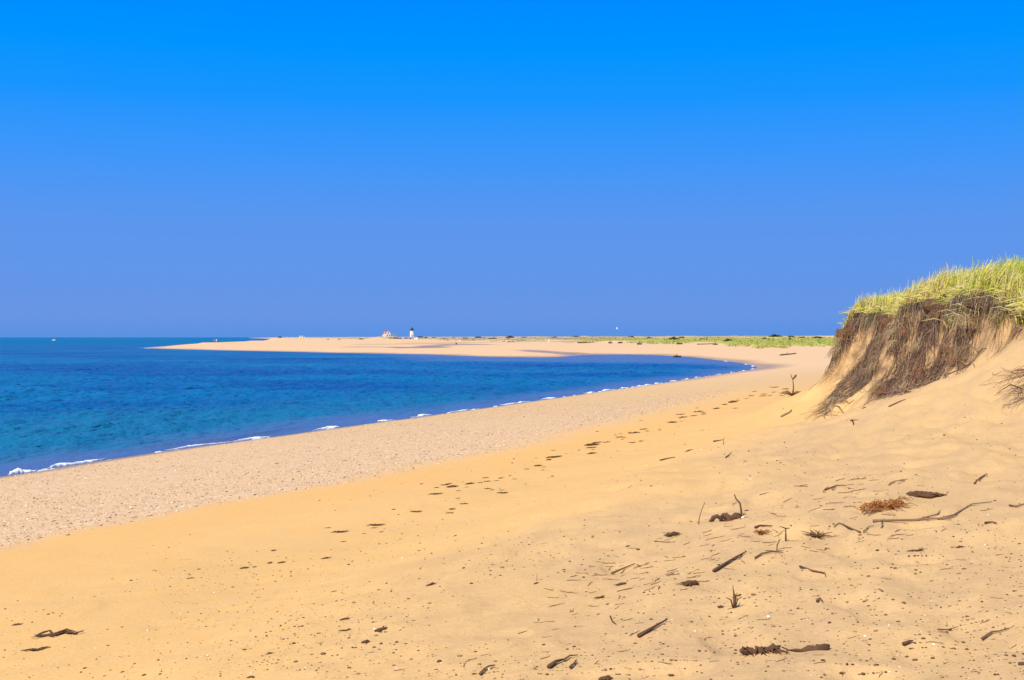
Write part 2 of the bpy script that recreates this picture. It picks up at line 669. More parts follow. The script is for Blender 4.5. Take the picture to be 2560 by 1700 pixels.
def sand_material():
    m = NT('sand')
    p = m.pos()
    ps = m.pos((.50, 1.5, 1), math.radians(-64))
    n_big = m.noise(p, .35, 4)
    n_mid = m.noise(ps, 1.6, 4, .6)
    n_fine = m.noise(p, 26, 5, .7)
    n_grain = m.noise(p, 140, 2, .6)
    yel, far = m.attr('yellow'), m.attr('far')
    c = m.mix(m.rng(n_mid, .3, .7), (PALE[0] * .86, PALE[1] * .87, PALE[2] * .98), scale_col(PALE, 1.03))
    y = m.mix(m.rng(n_big, .3, .7), scale_col(YEL, .93), (YEL[0] * 1.04, YEL[1] * 1.03, YEL[2] * 1.05))
    y = m.mix(m.rng(n_mid, .45, .75, 0, .6), y, scale_col(PALE, 1.05))
    orange = m.attr('orange')
    y = m.mix(m.math('MULTIPLY', orange, .8), y, (.69, .385, .122))
    c = m.mix(yel, c, y)
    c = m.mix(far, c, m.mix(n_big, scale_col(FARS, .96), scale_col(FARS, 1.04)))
    # shingle: pale and dark stones over sand
    cell = m.vor(p, 26)
    cellv = m.n('SeparateColor')
    m.put(cellv.inputs[0], cell)
    stone = m.ramp(cellv.outputs[0], [(0, (.36, .20, .11)), (.10, (.53, .325, .185)), (.45, (.66, .42, .235)), (.72, (.72, .475, .275)), (.9, (.80, .60, .39)), (1, (.84, .71, .55))], 'LINEAR')
    cell2 = m.vor(m.pos((.8, 1, 1), math.radians(-70)), 9.5)
    cv2 = m.n('SeparateColor')
    m.put(cv2.inputs[0], cell2)
    stone = m.mix(.4, stone, m.ramp(cv2.outputs[1], [(0, (.50, .30, .17)), (.5, (.66, .425, .24)), (1, (.76, .55, .33))]))
    band = m.noise(m.pos((.12, .9, 1), math.radians(-70)), .55, 3)
    stone = m.mix(m.rng(band, .42, .68, 0, .6), stone, (.68, .435, .235))
    grav = m.attr('gravel')
    gm = m.math('ADD', grav, m.math('MULTIPLY', m.math('SUBTRACT', m.noise(p, 3.0, 5, .7), .5), m.math('MULTIPLY', m.math('MULTIPLY', grav, m.math('SUBTRACT', 1.0, grav)), 5.0)), clamp=True)
    c = m.mix(gm, c, stone)
    # grains and flecks of shell
    c = m.mix(.12, c, m.ramp(n_fine, [(.3, (.25, .15, .07)), (.7, (.85, .62, .36))]), 'MIX')
    fleck = m.rng(m.noise(m.pos((1, 1.6, 1)), 9, 6, .8), .60, .72, 0, .55)
    c = m.mix(m.math('MULTIPLY', fleck, m.math('SUBTRACT', 1.0, far)), c, (.32, .18, .075))
    # vegetation on the dunes behind
    veg, green = m.attr('veg'), m.attr('green')
    vn = m.noise(m.pos((1, .6, 1)), .16, 5, .65)
    vcol = m.mix(green, m.ramp(vn, [(.3, (.20, .17, .075)), (.5, (.36, .29, .14)), (.62, (.55, .41, .24)), (.75, (.62, .47, .30))]),
                 m.ramp(vn, [(.3, (.20, .23, .04)), (.5, (.34, .35, .055)), (.68, (.46, .42, .09)), (.8, (.55, .45, .2))]))
    c = m.mix(m.math('MULTIPLY', veg, m.rng(m.noise(p, .05, 3), .25, .5, .6, 1)), c, vcol)
    # litter soil under the beach grass, and rooty sand on the cut face
    soil = m.attr('soil')
    c = m.mix(m.math('MULTIPLY', soil, m.rng(m.noise(p, 3.2, 5, .7), .35, .62, .1, .95)), c, (.15, .088, .05))
    wet = m.attr('wet')
    wetn = m.math('MULTIPLY', wet, m.rng(m.noise(m.pos((1, .3, 1)), .7, 4), .2, .6, .55, 1.0))
    c = m.mix(wetn, c, (.27, .175, .115))
    rough = m.rng(wetn, 0, 1, .92, .30)
    h = m.math('ADD', m.math('MULTIPLY', n_mid, .6), m.math('MULTIPLY', n_fine, .22))
    h = m.math('ADD', h, m.math('MULTIPLY', m.math('MULTIPLY', cellv.outputs[1], gm), .35))
    nrm = m.bump(h, m.rng(far, 0, 1, .85, .1), .06)
    nrm = m.bump(n_grain, m.rng(far, 0, 1, .25, 0), .01, nrm)
    return m.done(m.principled(c, rough, nrm, .15))


M_SAND = sand_material()

# ------------------------------------------------------------------ ground sheet (and the near dune cut out of the same sheet)
TH = np.concatenate([np.arange(-180, -30, 3.0), np.arange(-30, -25, .4), np.arange(-25, 12, .062), np.arange(12, 25.5, .05), np.arange(25.5, 32, .4), np.arange(32, 180, 3.0)])
TH = np.radians(np.unique(np.round(TH, 4)))
R = [0.4]
while R[-1] < 12500:
    r = R[-1]
    if r < 3.5: k = r * .16
    elif r < 24: k = max(.022, r * .0062)
    elif r < 41: k = .105
    elif r < 240: k = r * .0105
    elif r < 2600: k = r * .0125
    else: k = r * .06
    R.append(r + k)
R = np.array(R)


def polar(TH, R, close=True):
    T, RR = np.meshgrid(TH, R)
    X, Y = RR * np.sin(T), RR * np.cos(T)
    nr, nt = X.shape
    idx = np.arange(nr * nt).reshape(nr, nt)
    a, b, c, d = idx[:-1, :-1], idx[:-1, 1:], idx[1:, 1:], idx[1:, :-1]
    F = np.stack([a, d, c, b], -1).reshape(-1, 4)
    if close:
        F2 = np.stack([idx[:-1, -1], idx[1:, -1], idx[1:, 0], idx[:-1, 0]], -1)
        F = np.concatenate([F, F2])
    return X.ravel(), Y.ravel(), F[:, ::-1]


gx_, gy_, gF = polar(TH, R)
gz_ = height(gx_, gy_)
gt = np.concatenate([shore_t(gx_[a:a + 200000], gy_[a:a + 200000]) for a in range(0, len(gx_), 200000)])
# close the small hole under the camera
c0 = len(gx_)
gx_, gy_ = np.append(gx_, 0), np.append(gy_, 0)
gz_ = np.append(gz_, float(height(np.array([0.]), np.array([0.]))[0]))
gt = np.append(gt, gt[0])
nt_ = len(TH)

# surface zones, all in ground coordinates
def shingle_edge(x, y):
    """metres from the waterline to the upper edge of the shingle, and the raggedness of that edge"""
    return np.interp(y, [-20, 18, 22.5, 24.4, 27.6, 33, 40, 46, 69], [14.6, 15.0, 15.7, 16.4, 16.5, 17.2, 17.4, 17.3, 15.6]), .30 * fbm(x * .14, y * .14, 101, 2) + .30 * fbm(x * .8, y * .8, 105, 2)


edge, wob = shingle_edge(gx_, gy_)
gd = gt + wob
soft = .9 + .07 * np.maximum(0, gy_ - 24)
at_grav = sstep(edge + soft, edge - soft, gd) * (1 - sstep(30, 80, gy_) * .85) * (1 - sstep(110, 160, gy_))
at_yel = sstep(edge - 2.5, edge, gd) * sstep(26.5, 22.5, gt + .9 * fbm(gx_ * .25, gy_ * .25, 111, 3)) * (1 - sstep(50, 95, gy_))
at_or = np.exp(-((gd - edge - 1.6) / 1.7) ** 2) * sstep(6, 22, gy_) * (1 - sstep(45, 80, gy_))
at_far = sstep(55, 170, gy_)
mfar = gy_ > 40
q_far = np.full(gx_.shape, -999.)
xf, yf = gx_[mfar], gy_[mfar]
dq = poly_dist(xf, yf, dune_line)
q_far[mfar] = np.where(inside(xf, yf, dune_poly), dq, -dq) + (9 * vnoise(xf / 31, yf / 45, 81) + 3 * vnoise(xf / 9, yf / 13, 82)) * sstep(150, 400, np.hypot(xf, yf))
BLOW = [(67, 425, 7, 20), (40, 500, 9, 14), (75, 560, 14, 20), (22, 640, 12, 20), (52, 640, 10, 16), (118, 520, 10, 16), (-10, 760, 16, 30), (-95, 1200, 30, 50), (30, 900, 18, 30)]


def blow_at(x, y):
    s = np.zeros(np.shape(x))
    for bx0, by0, ra, rb in BLOW:
        s = np.maximum(s, np.exp(-((x - bx0) / ra) ** 2 - ((y - by0) / rb) ** 2))
    return s


at_veg = sstep(1, 14, q_far) * sstep(-.55, .1, fbm(gx_ / 26, gy_ / 40, 121, 3) + .22) * (1 - sstep(.3, .6, blow_at(gx_, gy_)))
at_green = sstep(18, 60, gx_ - .0 * gy_ + 14 * vnoise(gx_ / 40, gy_ / 60, 131)) * (1 - sstep(560, 900, gy_)) * sstep(40, 90, gy_)
at_wet = sstep(2.2, .5, gt + .4 * vnoise(gx_ * .25, gy_ * .25, 141)) * (1 - sstep(60, 140, gy_))
at_wet = np.maximum(at_wet, sstep(5.5, 0, gt + 1.5 * vnoise(gx_ * .06, gy_ * .06, 142)) * sstep(60, 140, gy_) * .8)


def band_wet(px, z, width):
    P = [wpt(u, v, z) for u, v in px]
    d = np.full(gx_.shape, 1e9)
    k = (gy_ > 120) & (gy_ < 1400)
    d[k] = poly_dist(gx_[k], gy_[k], P)
    return sstep(width, width * .4, d + width * .5 * vnoise(gx_ / (width * 1.2), gy_ / (width * 2.4), 151))


for px, z, w, s in [([(1300, 878), (1400, 880), (1500, 882.5), (1590, 884)], .6, 8, .9),
                    ([(880, 866), (960, 866.5), (1040, 868), (1120, 865)], 1.2, 9, 1.0),
                    ([(930, 861), (1010, 861), (1100, 860.5), (1160, 863)], 1.4, 13, .8),
                    ([(1080, 856), (1160, 857), (1230, 857.5)], 1.6, 16, .55),
                    ([(1330, 876), (1430, 876.5)], .9, 3, .5)]:
    at_wet = np.maximum(at_wet, band_wet(px, z, w) * s)
mn = (gx_ > -14) & (gx_ < 48) & (gy_ > -14) & (gy_ < 72)
qb = np.full(gx_.shape, -99.)
qb[mn] = bluff_q(gx_[mn], gy_[mn])
face_w = np.interp(gy_, FACE_Y, FACE_W)
near_k = sstep(12, 17, gy_) * (1 - sstep(40, 46, gy_))
at_soil = np.maximum(sstep(-.35, .25, qb) * near_k, .85 * sstep(-face_w * .75, -face_w * .15, qb + .35 * vnoise(gx_ * 1.7, gy_ * 1.7, 161)) * near_k)

fc = gF.mean(1)
fx, fy = gx_[gF].mean(1), gy_[gF].mean(1)
fq = qb[gF].mean(1)
fw = np.interp(fy, FACE_Y, FACE_W)
is_dune = (fq > -fw - .15) & (fy > 15) & (fy < 45) & (fx < 45)
# analytic-like normals so the two sheets shade as one
V = np.stack([gx_, gy_, gz_], 1)
tri = V[gF]
fn = np.cross(tri[:, 2] - tri[:, 0], tri[:, 3] - tri[:, 1])
VN = np.zeros_like(V)
for k in range(4):
    for ax in range(3):
        VN[:, ax] += np.bincount(gF[:, k], weights=fn[:, ax], minlength=len(V))
VN /= np.maximum(np.linalg.norm(VN, axis=1, keepdims=True), 1e-12)
VN[c0] = (0, 0, 1)


def sheet(name, F):
    used = np.unique(F)
    remap = np.zeros(len(V), np.int64)
    remap[used] = np.arange(len(used))
    me = np_mesh(name, V[used], remap[F])
    for nm, arr in (('gravel', at_grav), ('yellow', at_yel), ('orange', at_or), ('far', at_far), ('veg', at_veg), ('green', at_green), ('wet', at_wet), ('soil', at_soil)):
        add_attr(me, nm, arr[used])
    me.normals_split_custom_set_from_vertices(VN[used].astype(np.float32))
    return link_mesh(name, me, M_SAND)


ground = sheet('ground', gF[~is_dune])
tag(ground, kind='structure', label='pale sandy beach and spit sweeping round the bay', cat='beach')
dune = sheet('dune', gF[is_dune])
tag(dune, kind='structure', label='eroded sand bluff with a cut face beside the beach', cat='dune')

# ------------------------------------------------------------------ sea
def water_material():
    m = NT('sea_water')
    p = m.pos()
    deep = m.attr('deep')
    patch = m.noise(m.pos((.022, .03, 1), .1), 1.0, 3, .5)
    dc = m.ramp(patch, [(.30, (.0, .036, .190)), (.45, (.0, .072, .24)), (.58, (.0, .115, .27)), (.72, (.004, .150, .265))])
    dc = m.mix(m.attr('teal'), dc, (.006, .140, .235))
    fard = m.attr('offing')
    dc = m.mix(fard, dc, (.0, .120, .27))
    shallow = (.070, .095, .205)
    c = m.mix(deep, shallow, dc)
    w1 = m.noise(m.pos((1.5, .75, 1), .12), 1.0, 4, .65)
    w2 = m.noise(m.pos((.42, .20, 1), -.1), 1.0, 4, .6)
    w3 = m.noise(m.pos((.10, .032, 1), .05), 1.0, 4, .6)
    h = m.math('ADD', m.math('MULTIPLY', w1, .40), m.math('MULTIPLY', w2, 1.0))
    h = m.math('ADD', h, m.math('MULTIPLY', w3, 2.6))
    nrm = m.bump(h, m.rng(deep, 0, 1, .35, .85), 1.0)
    dif = m.n('BsdfDiffuse')
    m.put(dif.inputs['Color'], c)
    m.put(dif.inputs['Normal'], nrm)
    gl = m.n('BsdfGlossy')
    gl.inputs['Roughness'].default_value = .18
    gl.inputs['Color'].default_value = (.9, .95, 1, 1)
    m.put(gl.inputs['Normal'], nrm)
    fr = m.n('Fresnel')
    fr.inputs['IOR'].default_value = 1.33
    m.put(fr.inputs['Normal'], nrm)
    mx = m.n('MixShader')
    m.put(mx.inputs[0], m.math('MULTIPLY', fr.outputs[0], m.rng(fard, 0, 1, .62, .34)))
    m.t.links.new(dif.outputs[0], mx.inputs[1])
    m.t.links.new(gl.outputs[0], mx.inputs[2])
    return m.done(mx.outputs[0])


M_WATER = water_material()
WTH = np.radians(np.unique(np.round(np.concatenate([np.arange(-180, -28, 4.0), np.arange(-28, 14, .055), np.arange(14, 40, 1.0), np.arange(40, 180, 4.0)]), 4)))
WR = [22.0]
while WR[-1] < 60000:
    r = WR[-1]
    WR.append(r + (.10 if r < 60 else .10 + (r - 60) * .0035 if r < 150 else r * .0065 if r < 420 else r * .03))
WR = np.array(WR)
wx, wy, wF = polar(WTH, WR)
fr_ = np.hypot(wx, wy)
keep_v = (fr_ > 24)
tw = np.concatenate([shore_t(wx[a:a + 200000], wy[a:a + 200000]) for a in range(0, len(wx), 200000)])
wh = height(wx, wy, fine=False)
amp = sstep(.02, .6, -wh) * (1 - sstep(170, 420, fr_))
ang = .22
ux, uy = wx * math.cos(ang) + wy * math.sin(ang), -wx * math.sin(ang) + wy * math.cos(ang)
wz = amp * (.11 * fbm(ux * .40, uy * .22, 201, 2) + .085 * fbm(ux * 1.0, uy * .55, 205, 2) + .040 * fbm(ux * 2.4, uy * 1.5, 209, 2))
# low swells lining up with the near shore as they come in
swell = np.exp(-((tw + 2.2 + 1.2 * vnoise(wx * .15, wy * .15, 221)) / .55) ** 2) * sstep(.1, .6, vnoise(wx * .16 + 5, wy * .16, 222)) * (1 - sstep(70, 140, wy))
wz += .10 * swell
wkeep = ~((tw[wF] > 6).all(1)) & keep_v[wF].all(1)
wF = wF[wkeep]
us = np.unique(wF)
rm = np.zeros(len(wx), np.int64)
rm[us] = np.arange(len(us))
wme = np_mesh('water', np.stack([wx, wy, wz], 1)[us], rm[wF])
depth = np.maximum(-wh, 0)
dn = sstep(.0, .52, depth + .12 * fbm(wx * .2, wy * .2, 231, 3))
add_attr(wme, 'deep', dn[us])
add_attr(wme, 'teal', (sstep(-26, -12, tw + 4 * vnoise(wx * .06, wy * .06, 233)) * .75 * (1 - sstep(60, 130, wy)))[us])
add_attr(wme, 'offing', sstep(380, 1100, fr_)[us])
water = link_mesh('water', wme, M_WATER)
tag(water, kind='structure', label='deep blue sea filling the bay', cat='sea')
#PART2

# ------------------------------------------------------------------ beach grass on the bluff
def strands_mesh(name, P, Wd, col, sides=2, side_dir=None):
    """P (n,k,3) centre lines, Wd (n,k) half widths, col (n,3): ribbons (sides=2) or three-sided stems"""
    n, k, _ = P.shape
    T = np.gradient(P, axis=1)
    T /= np.maximum(np.linalg.norm(T, axis=2, keepdims=True), 1e-9)
    if side_dir is None:
        side_dir = rng.normal(size=(n, 3)) * [1, 1, .25]
    S = np.cross(T, side_dir[:, None, :])
    S /= np.maximum(np.linalg.norm(S, axis=2, keepdims=True), 1e-9)
    if sides == 2:
        Vv = np.stack([P - S * Wd[..., None], P + S * Wd[..., None]], 2)
    else:
        B = np.cross(T, S)
        Vv = np.stack([P + (S * math.cos(a) + B * math.sin(a)) * Wd[..., None] for a in (0, 2.094, 4.189)], 2)
    m = Vv.shape[2]
    idx = np.arange(n * k * m).reshape(n, k, m)
    Fs = []
    for j in range(m if m > 2 else 1):
        q = (j + 1) % m
        Fs.append(np.stack([idx[:, :-1, j], idx[:, :-1, q], idx[:, 1:, q], idx[:, 1:, j]], -1).reshape(-1, 4))
    me = np_mesh(name, Vv.reshape(-1, 3), np.concatenate(Fs), smooth=m > 2)
    a = me.attributes.new('tint', 'FLOAT_COLOR', 'POINT')
    cc = np.ones((n, k, m, 4), np.float32)
    cc[..., :3] = col[:, None, None, :] if col.ndim == 2 else col[:, :, None, :]
    a.data.foreach_set('color', cc.ravel())
    return me


def leaf_material(name, trans=.45, rough=.55):
    m = NT(name)
    c = m.attr_col('tint')
    d = m.n('BsdfDiffuse')
    m.put(d.inputs['Color'], c)
    t = m.n('BsdfTranslucent')
    m.put(t.inputs['Color'], c)
    g = m.n('BsdfGlossy')
    g.inputs['Roughness'].default_value = rough
    x = m.n('MixShader')
    x.inputs[0].default_value = trans
    m.t.links.new(d.outputs[0], x.inputs[1])
    m.t.links.new(t.outputs[0], x.inputs[2])
    y = m.n('MixShader')
    y.inputs[0].default_value = .06
    m.t.links.new(x.outputs[0], y.inputs[1])
    m.t.links.new(g.outputs[0], y.inputs[2])
    return m.done(y.outputs[0])


M_LEAF = leaf_material('grass_blades', .38)
M_STEM = NT('dry_stems')
M_STEM = M_STEM.done(M_STEM.principled(M_STEM.attr_col('tint'), .85, None, .15))

N = 150000
bx = 8.9 + 11 * rng.random(N) ** 1.7
by = rng.uniform(19, 41, N)
bq = bluff_q(bx, by)
tuss = vnoise(bx * 1.4, by * 1.4, 301)
keep = (bq > -.26 + .20 * tuss) & (rng.random(N) < np.exp(-np.maximum(bq - 1.2, 0) / 2.6)) & (tuss > -.75 + .35 * (bq < .3))
bx, by, bq, tuss = bx[keep], by[keep], bq[keep], tuss[keep]
n = len(bx)
bz = height(bx, by) - .03
H_ = (.42 + .32 * rng.random(n) ** .7) * np.interp(by, [20, 28, 33, 36, 39], [1.25, 1.08, .90, .80, .6]) * (1 + .22 * tuss)
lean = rng.normal(.42, .22, n)
ldir = rng.normal(-.15, .65, n)            # leaning inland, away from the sea wind
L = np.stack([np.cos(ldir), np.sin(ldir), np.zeros(n)], 1)
edge_droop = (bq < .35) & (rng.random(n) < .20)
L[edge_droop, 0] = -np.abs(L[edge_droop, 0])
k = np.array([0, .35, .7, 1.0])
P = np.zeros((n, 4, 3))
for i, s in enumerate(k):
    P[:, i, 0] = bx + L[:, 0] * H_ * lean * s ** 1.8
    P[:, i, 1] = by + L[:, 1] * H_ * lean * s ** 1.8
    P[:, i, 2] = bz + H_ * (s - .22 * lean * s ** 2.4)
    P[edge_droop, i, 2] -= .55 * H_[edge_droop] * s ** 2
Wd = np.stack([np.full(n, .0085), np.full(n, .009), np.full(n, .0072), np.full(n, .0024)], 1) * rng.uniform(.8, 1.3, (n, 1))
pal = np.array([(.46, .52, .022), (.63, .64, .035), (.75, .70, .075), (.80, .72, .16), (.70, .56, .24), (.32, .48, .018)])
pick = np.clip((1.9 + 1.3 * vnoise(bx * .5, by * .5, 311) + rng.normal(0, 1.0, n)).astype(int), 0, 4)
pick[rng.random(n) < .14] = 5
pick[(bq < .25) & (rng.random(n) < .55)] = 4
col = pal[pick] * rng.uniform(.8, 1.15, (n, 1))
tips = np.clip(col * 1.1 + [.06, .05, .02], 0, .8)
col4 = np.stack([col * .9, col, (col + tips) / 2, tips], 1)
o = link_mesh('dune_grass', strands_mesh('dune_grass', P, Wd, col4), M_LEAF)
tag(o, 'yellow green beach grass growing thick along the top of the bluff', 'grass', kind='stuff')

# pale seed heads and bleached stalks standing above the grass
N = 2200
sx, sy = rng.uniform(9.4, 19, N), rng.uniform(19, 39.5, N)
sq = bluff_q(sx, sy)
kk = (sq > .1) & (rng.random(N) < np.exp(-np.maximum(sq - 1.5, 0) / 3.5))
sx, sy = sx[kk], sy[kk]
n = len(sx)
sz = height(sx, sy)
h = rng.uniform(.5, .88, n) * np.interp(sy, [20, 28, 33, 36, 39], [1.08, 1.0, .85, .68, .5])
a = rng.normal(.2, .14, n)
P = np.zeros((n, 5, 3))
for i, s in enumerate((0, .4, .72, .86, 1)):
    P[:, i] = np.stack([sx + a * h * s ** 1.7, sy - .3 * a * h * s, sz + h * s], 1)
Wd = np.array([.003, .003, .003, .009, .002])[None] * np.ones((n, 1))
col = np.array([.52, .44, .24])[None] * rng.uniform(.8, 1.2, (n, 1))
o = link_mesh('grass_seed_heads', strands_mesh('grass_seed_heads', P, Wd, col), M_LEAF)
tag(o, 'bleached seed stalks standing above the grass of the bluff', 'seed heads', kind='stuff')

# ------------------------------------------------------------------ roots and dead grass hanging down the cut face
ROOT_AREAS = [  # (outline in the photograph, share of the strands, tint bias)
    ([(2105, 812), (2150, 800), (2188, 783), (2166, 826), (2112, 905), (2062, 962), (2040, 960), (2075, 880)], .17, 0),
    ([(2186, 792), (2240, 800), (2240, 850), (2215, 900), (2172, 960), (2100, 1012), (2052, 1050), (2062, 1018), (2120, 940), (2163, 880), (2178, 840)], .20, 1),
    ([(2225, 788), (2270, 790), (2300, 765), (2330, 748), (2375, 750), (2450, 740), (2530, 750), (2560, 772), (2560, 832), (2500, 855), (2445, 888), (2430, 912), (2380, 935),
      (2350, 950), (2310, 965), (2280, 985), (2250, 990), (2200, 1000), (2165, 1008), (2205, 955), (2240, 920), (2236, 860)], .60, 2),
    ([(2538, 965), (2560, 918), (2600, 900), (2600, 1000), (2542, 992)], .03, 3)]
def in_bare(P):
    """strands whose middle would hang across the patches of clean sand"""
    q = P[:, P.shape[1] // 2]
    u, v = 1280 + FPX * q[:, 0] / q[:, 1], HOR + FPX * (EYE - q[:, 2]) / q[:, 1]
    r = np.zeros(len(q), bool)
    for b in BARE:
        r |= inside(u, v, b)
    return r & (rng.random(len(q)) < .85)


BARE = [[(2160, 800), (2192, 790), (2186, 842), (2120, 935), (2045, 990), (2010, 985), (2085, 915), (2132, 850)],
        [(2345, 800), (2368, 795), (2362, 850), (2340, 860)], [(2420, 860), (2470, 800), (2500, 800), (2480, 850), (2440, 885)], [(2500, 775), (2535, 775), (2530, 820), (2500, 835)],
        [(2200, 870), (2236, 868), (2228, 930), (2195, 940)],
        [(2460, 755), (2480, 752), (2476, 800), (2455, 830)],
        [(2270, 850), (2300, 845), (2290, 870), (2250, 890)]]


def sample_poly(poly, n):
    P = np.array(poly, float)
    out = np.zeros((0, 2))
    while len(out) < n:
        q = rng.uniform(P.min(0), P.max(0), (n * 3, 2))
        out = np.concatenate([out, q[inside(q[:, 0], q[:, 1], poly)]])
    return out[:n]


NR = 9500
starts = []
for poly, share, bias in ROOT_AREAS:
    starts.append(np.concatenate([sample_poly(poly, int(NR * share)), np.full((int(NR * share), 1), bias)], 1))
starts = np.concatenate(starts)
for b in BARE:
    m_ = inside(starts[:, 0], starts[:, 1], b) & (rng.random(len(starts)) < .93)
    starts = starts[~m_]
# clumpier than even
cl = vnoise(starts[:, 0] / 16, starts[:, 1] / 22, 331)
cl = cl + .7 * vnoise(starts[:, 0] / 6, starts[:, 1] / 9, 332)
starts = starts[rng.random(len(starts)) < .60 + 1.0 * cl]
starts = starts[~((starts[:, 0] > 2425) & (starts[:, 0] < 2535) & (rng.random(len(starts)) < .5))]
X0, Y0, Z0 = ground_many(starts[:, 0], starts[:, 1], 14, 42)
n, K = len(X0), 8
P = np.zeros((n, K, 3))
px, py = X0.copy(), Y0.copy()
step = rng.uniform(.03, .13, n)
phase = rng.normal(0, .62, n)
wild = rng.random(n) < .45
lift = rng.uniform(.008, .06, n)
lift[wild] = rng.uniform(.03, .17, wild.sum())
phase += 1.0 * vnoise(X0 * 1.4, Y0 * 1.4, 333) + .4 * vnoise(X0 * 5, Y0 * 5, 334)
phase[wild] += rng.normal(0, 1.1, wild.sum())
step[wild] *= .75
for i in range(K):
    hz = height(px, py)
    P[:, i] = np.stack([px, py, hz + lift * math.sin(math.pi * min(1, (i + .4) / K)) + .004], 1)
    gxx, gyy = slope(px, py, .12)
    g = np.maximum(np.hypot(gxx, gyy), .05)
    phase += rng.normal(0, .33, n)
    ca, sa = np.cos(phase), np.sin(phase)
    dx, dy = -gxx / g, -gyy / g
    dx, dy = dx * ca - dy * sa, dx * sa + dy * ca
    st = step / np.sqrt(1 + (dx * gxx + dy * gyy) ** 2)
    px, py = px + dx * st, py + dy * st
ok = ~in_bare(P)
P, starts, n = P[ok], starts[ok], int(ok.sum())
Wd = rng.uniform(.0022, .0072, (n, 1)) * np.linspace(1, .45, K)[None]
Wd[rng.random(n) < .05] *= 2.0
rp = np.array([(.11, .062, .048), (.20, .125, .090), (.30, .21, .145), (.46, .34, .21), (.27, .125, .06), (.055, .032, .028)])
pk = rng.choice(6, n, p=[.25, .24, .17, .10, .08, .16])
right = starts[:, 0] > 2450
pk[right & (rng.random(n) < .4)] = 4
low = (starts[:, 1] > 905) & (rng.random(n) < .5)
pk[low] = rng.choice([1, 2, 0], low.sum())
o = link_mesh('hanging_roots', strands_mesh('hanging_roots', P, Wd, rp[pk] * rng.uniform(.75, 1.2, (n, 1)), sides=3), M_STEM)
tag(o, 'tangled brown roots and dead grass hanging down the bluff face', 'roots', kind='stuff')

# loose tussocks torn from the turf and hanging on the face: straw, roots and clods in every direction
T_N = 50
tp = np.concatenate([sample_poly(ROOT_AREAS[2][0], 28), sample_poly(ROOT_AREAS[1][0], 14), sample_poly(ROOT_AREAS[0][0], 8)])
tx, ty, tz = ground_many(tp[:, 0], tp[:, 1], 14, 42)
per, K = 55, 6
n = T_N * per
own = np.repeat(np.arange(T_N), per)
tdir = rng.normal(math.pi + .1, .55, T_N)[own] + rng.normal(0, .65, n)
tlen = rng.uniform(.22, .55, T_N)[own] * rng.uniform(.4, 1.1, n)
tout = rng.uniform(.05, .22, T_N)[own] * rng.uniform(.3, 1.2, n)
P = np.zeros((n, K, 3))
bx_, by_ = tx[own] + rng.normal(0, .06, n), ty[own] + rng.normal(0, .09, n)
for i in range(K):
    s = i / (K - 1)
    qx, qy = bx_ + np.cos(tdir) * tlen * .55 * s, by_ + np.sin(tdir) * tlen * .75 * s
    hz = height(qx, qy)
    zz = tz[own] + .03 - tlen * .55 * s + rng.normal(0, .006, n)
    P[:, i] = np.stack([qx, qy, np.maximum(zz, hz + .01) + tout * math.sin(math.pi * min(1, s * .8 + .1))], 1)
ok = ~in_bare(P)
P, own, n = P[ok], own[ok], int(ok.sum())
Wd = rng.uniform(.002, .0065, (n, 1)) * np.linspace(1, .4, K)[None]
tcol = np.array([(.52, .39, .22), (.42, .29, .16), (.33, .22, .14), (.24, .15, .10), (.36, .17, .08)])
pk = np.clip(rng.integers(0, 5, T_N)[own] + rng.integers(-1, 2, n), 0, 4)
o = link_mesh('torn_tussocks', strands_mesh('torn_tussocks', P, Wd, tcol[pk] * rng.uniform(.75, 1.15, (n, 1)), sides=3), M_STEM)
tag(o, 'straw coloured torn tussocks clinging to the bluff face among the roots', 'dead grass', kind='stuff')

# the turf mat: matted roots holding together and jutting out over the cut face
cy_ = np.arange(20.0, 36.3, .045)
cx_ = np.zeros_like(cy_)
for i, y0 in enumerate(cy_):
    xs = np.arange(8.4, 12.5, .02)
    qq = bluff_q(xs, np.full_like(xs, y0))
    w_ = np.nonzero(qq > -.12)[0]
    cx_[i] = xs[w_[0]] if len(w_) else 10
win = np.exp(-(np.arange(-8, 9) / 4.0) ** 2)
cx_ = np.convolve(np.pad(cx_, 8, mode='edge'), win / win.sum(), mode='valid') - .03
ct_ = height(cx_ + .35, cy_)
ct_ = np.convolve(np.pad(ct_, 8, mode='edge'), win / win.sum(), mode='valid')
jut = .03 + .17 * np.maximum(0, vnoise(cy_ * 1.1, cy_ * 0, 381) * .7 + .35) + .10 * vnoise(cy_ * 4.2, cy_ * 0, 382) + .05 * vnoise(cy_ * 11, cy_ * 0, 383)
jut = np.maximum(.02, jut)
thk = .10 + .10 * (vnoise(cy_ * 2.3, cy_ * 0, 384) + 1) + .05 * vnoise(cy_ * 9, cy_ * 0, 385)
prof = [(.55, .02, 0), (.1, .035, 0), (-.6, .0, .0), (-1.0, -.05, -.15), (-1.02, -.05, -.7), (-.55, -.06, -1.15), (.35, -.10, -1.6)]
TV = np.zeros((len(cy_), len(prof), 3))
for j, (kx, dz, kt) in enumerate(prof):
    TV[:, j, 0] = cx_ + (kx * jut if kx < 0 else kx) + .025 * vnoise(cy_ * 13 + j * 7, cy_ * 0 + j, 386)
    TV[:, j, 1] = cy_
    TV[:, j, 2] = ct_ + dz + kt * thk + .02 * vnoise(cy_ * 17 + j * 3, cy_ * 0 + j, 387)
id_ = np.arange(TV.shape[0] * TV.shape[1]).reshape(TV.shape[:2])
TF = np.stack([id_[:-1, :-1], id_[:-1, 1:], id_[1:, 1:], id_[1:, :-1]], -1).reshape(-1, 4)
M_TURF = NT('turf_mat')
tn = M_TURF.noise(M_TURF.pos(), 9, 5, .7)
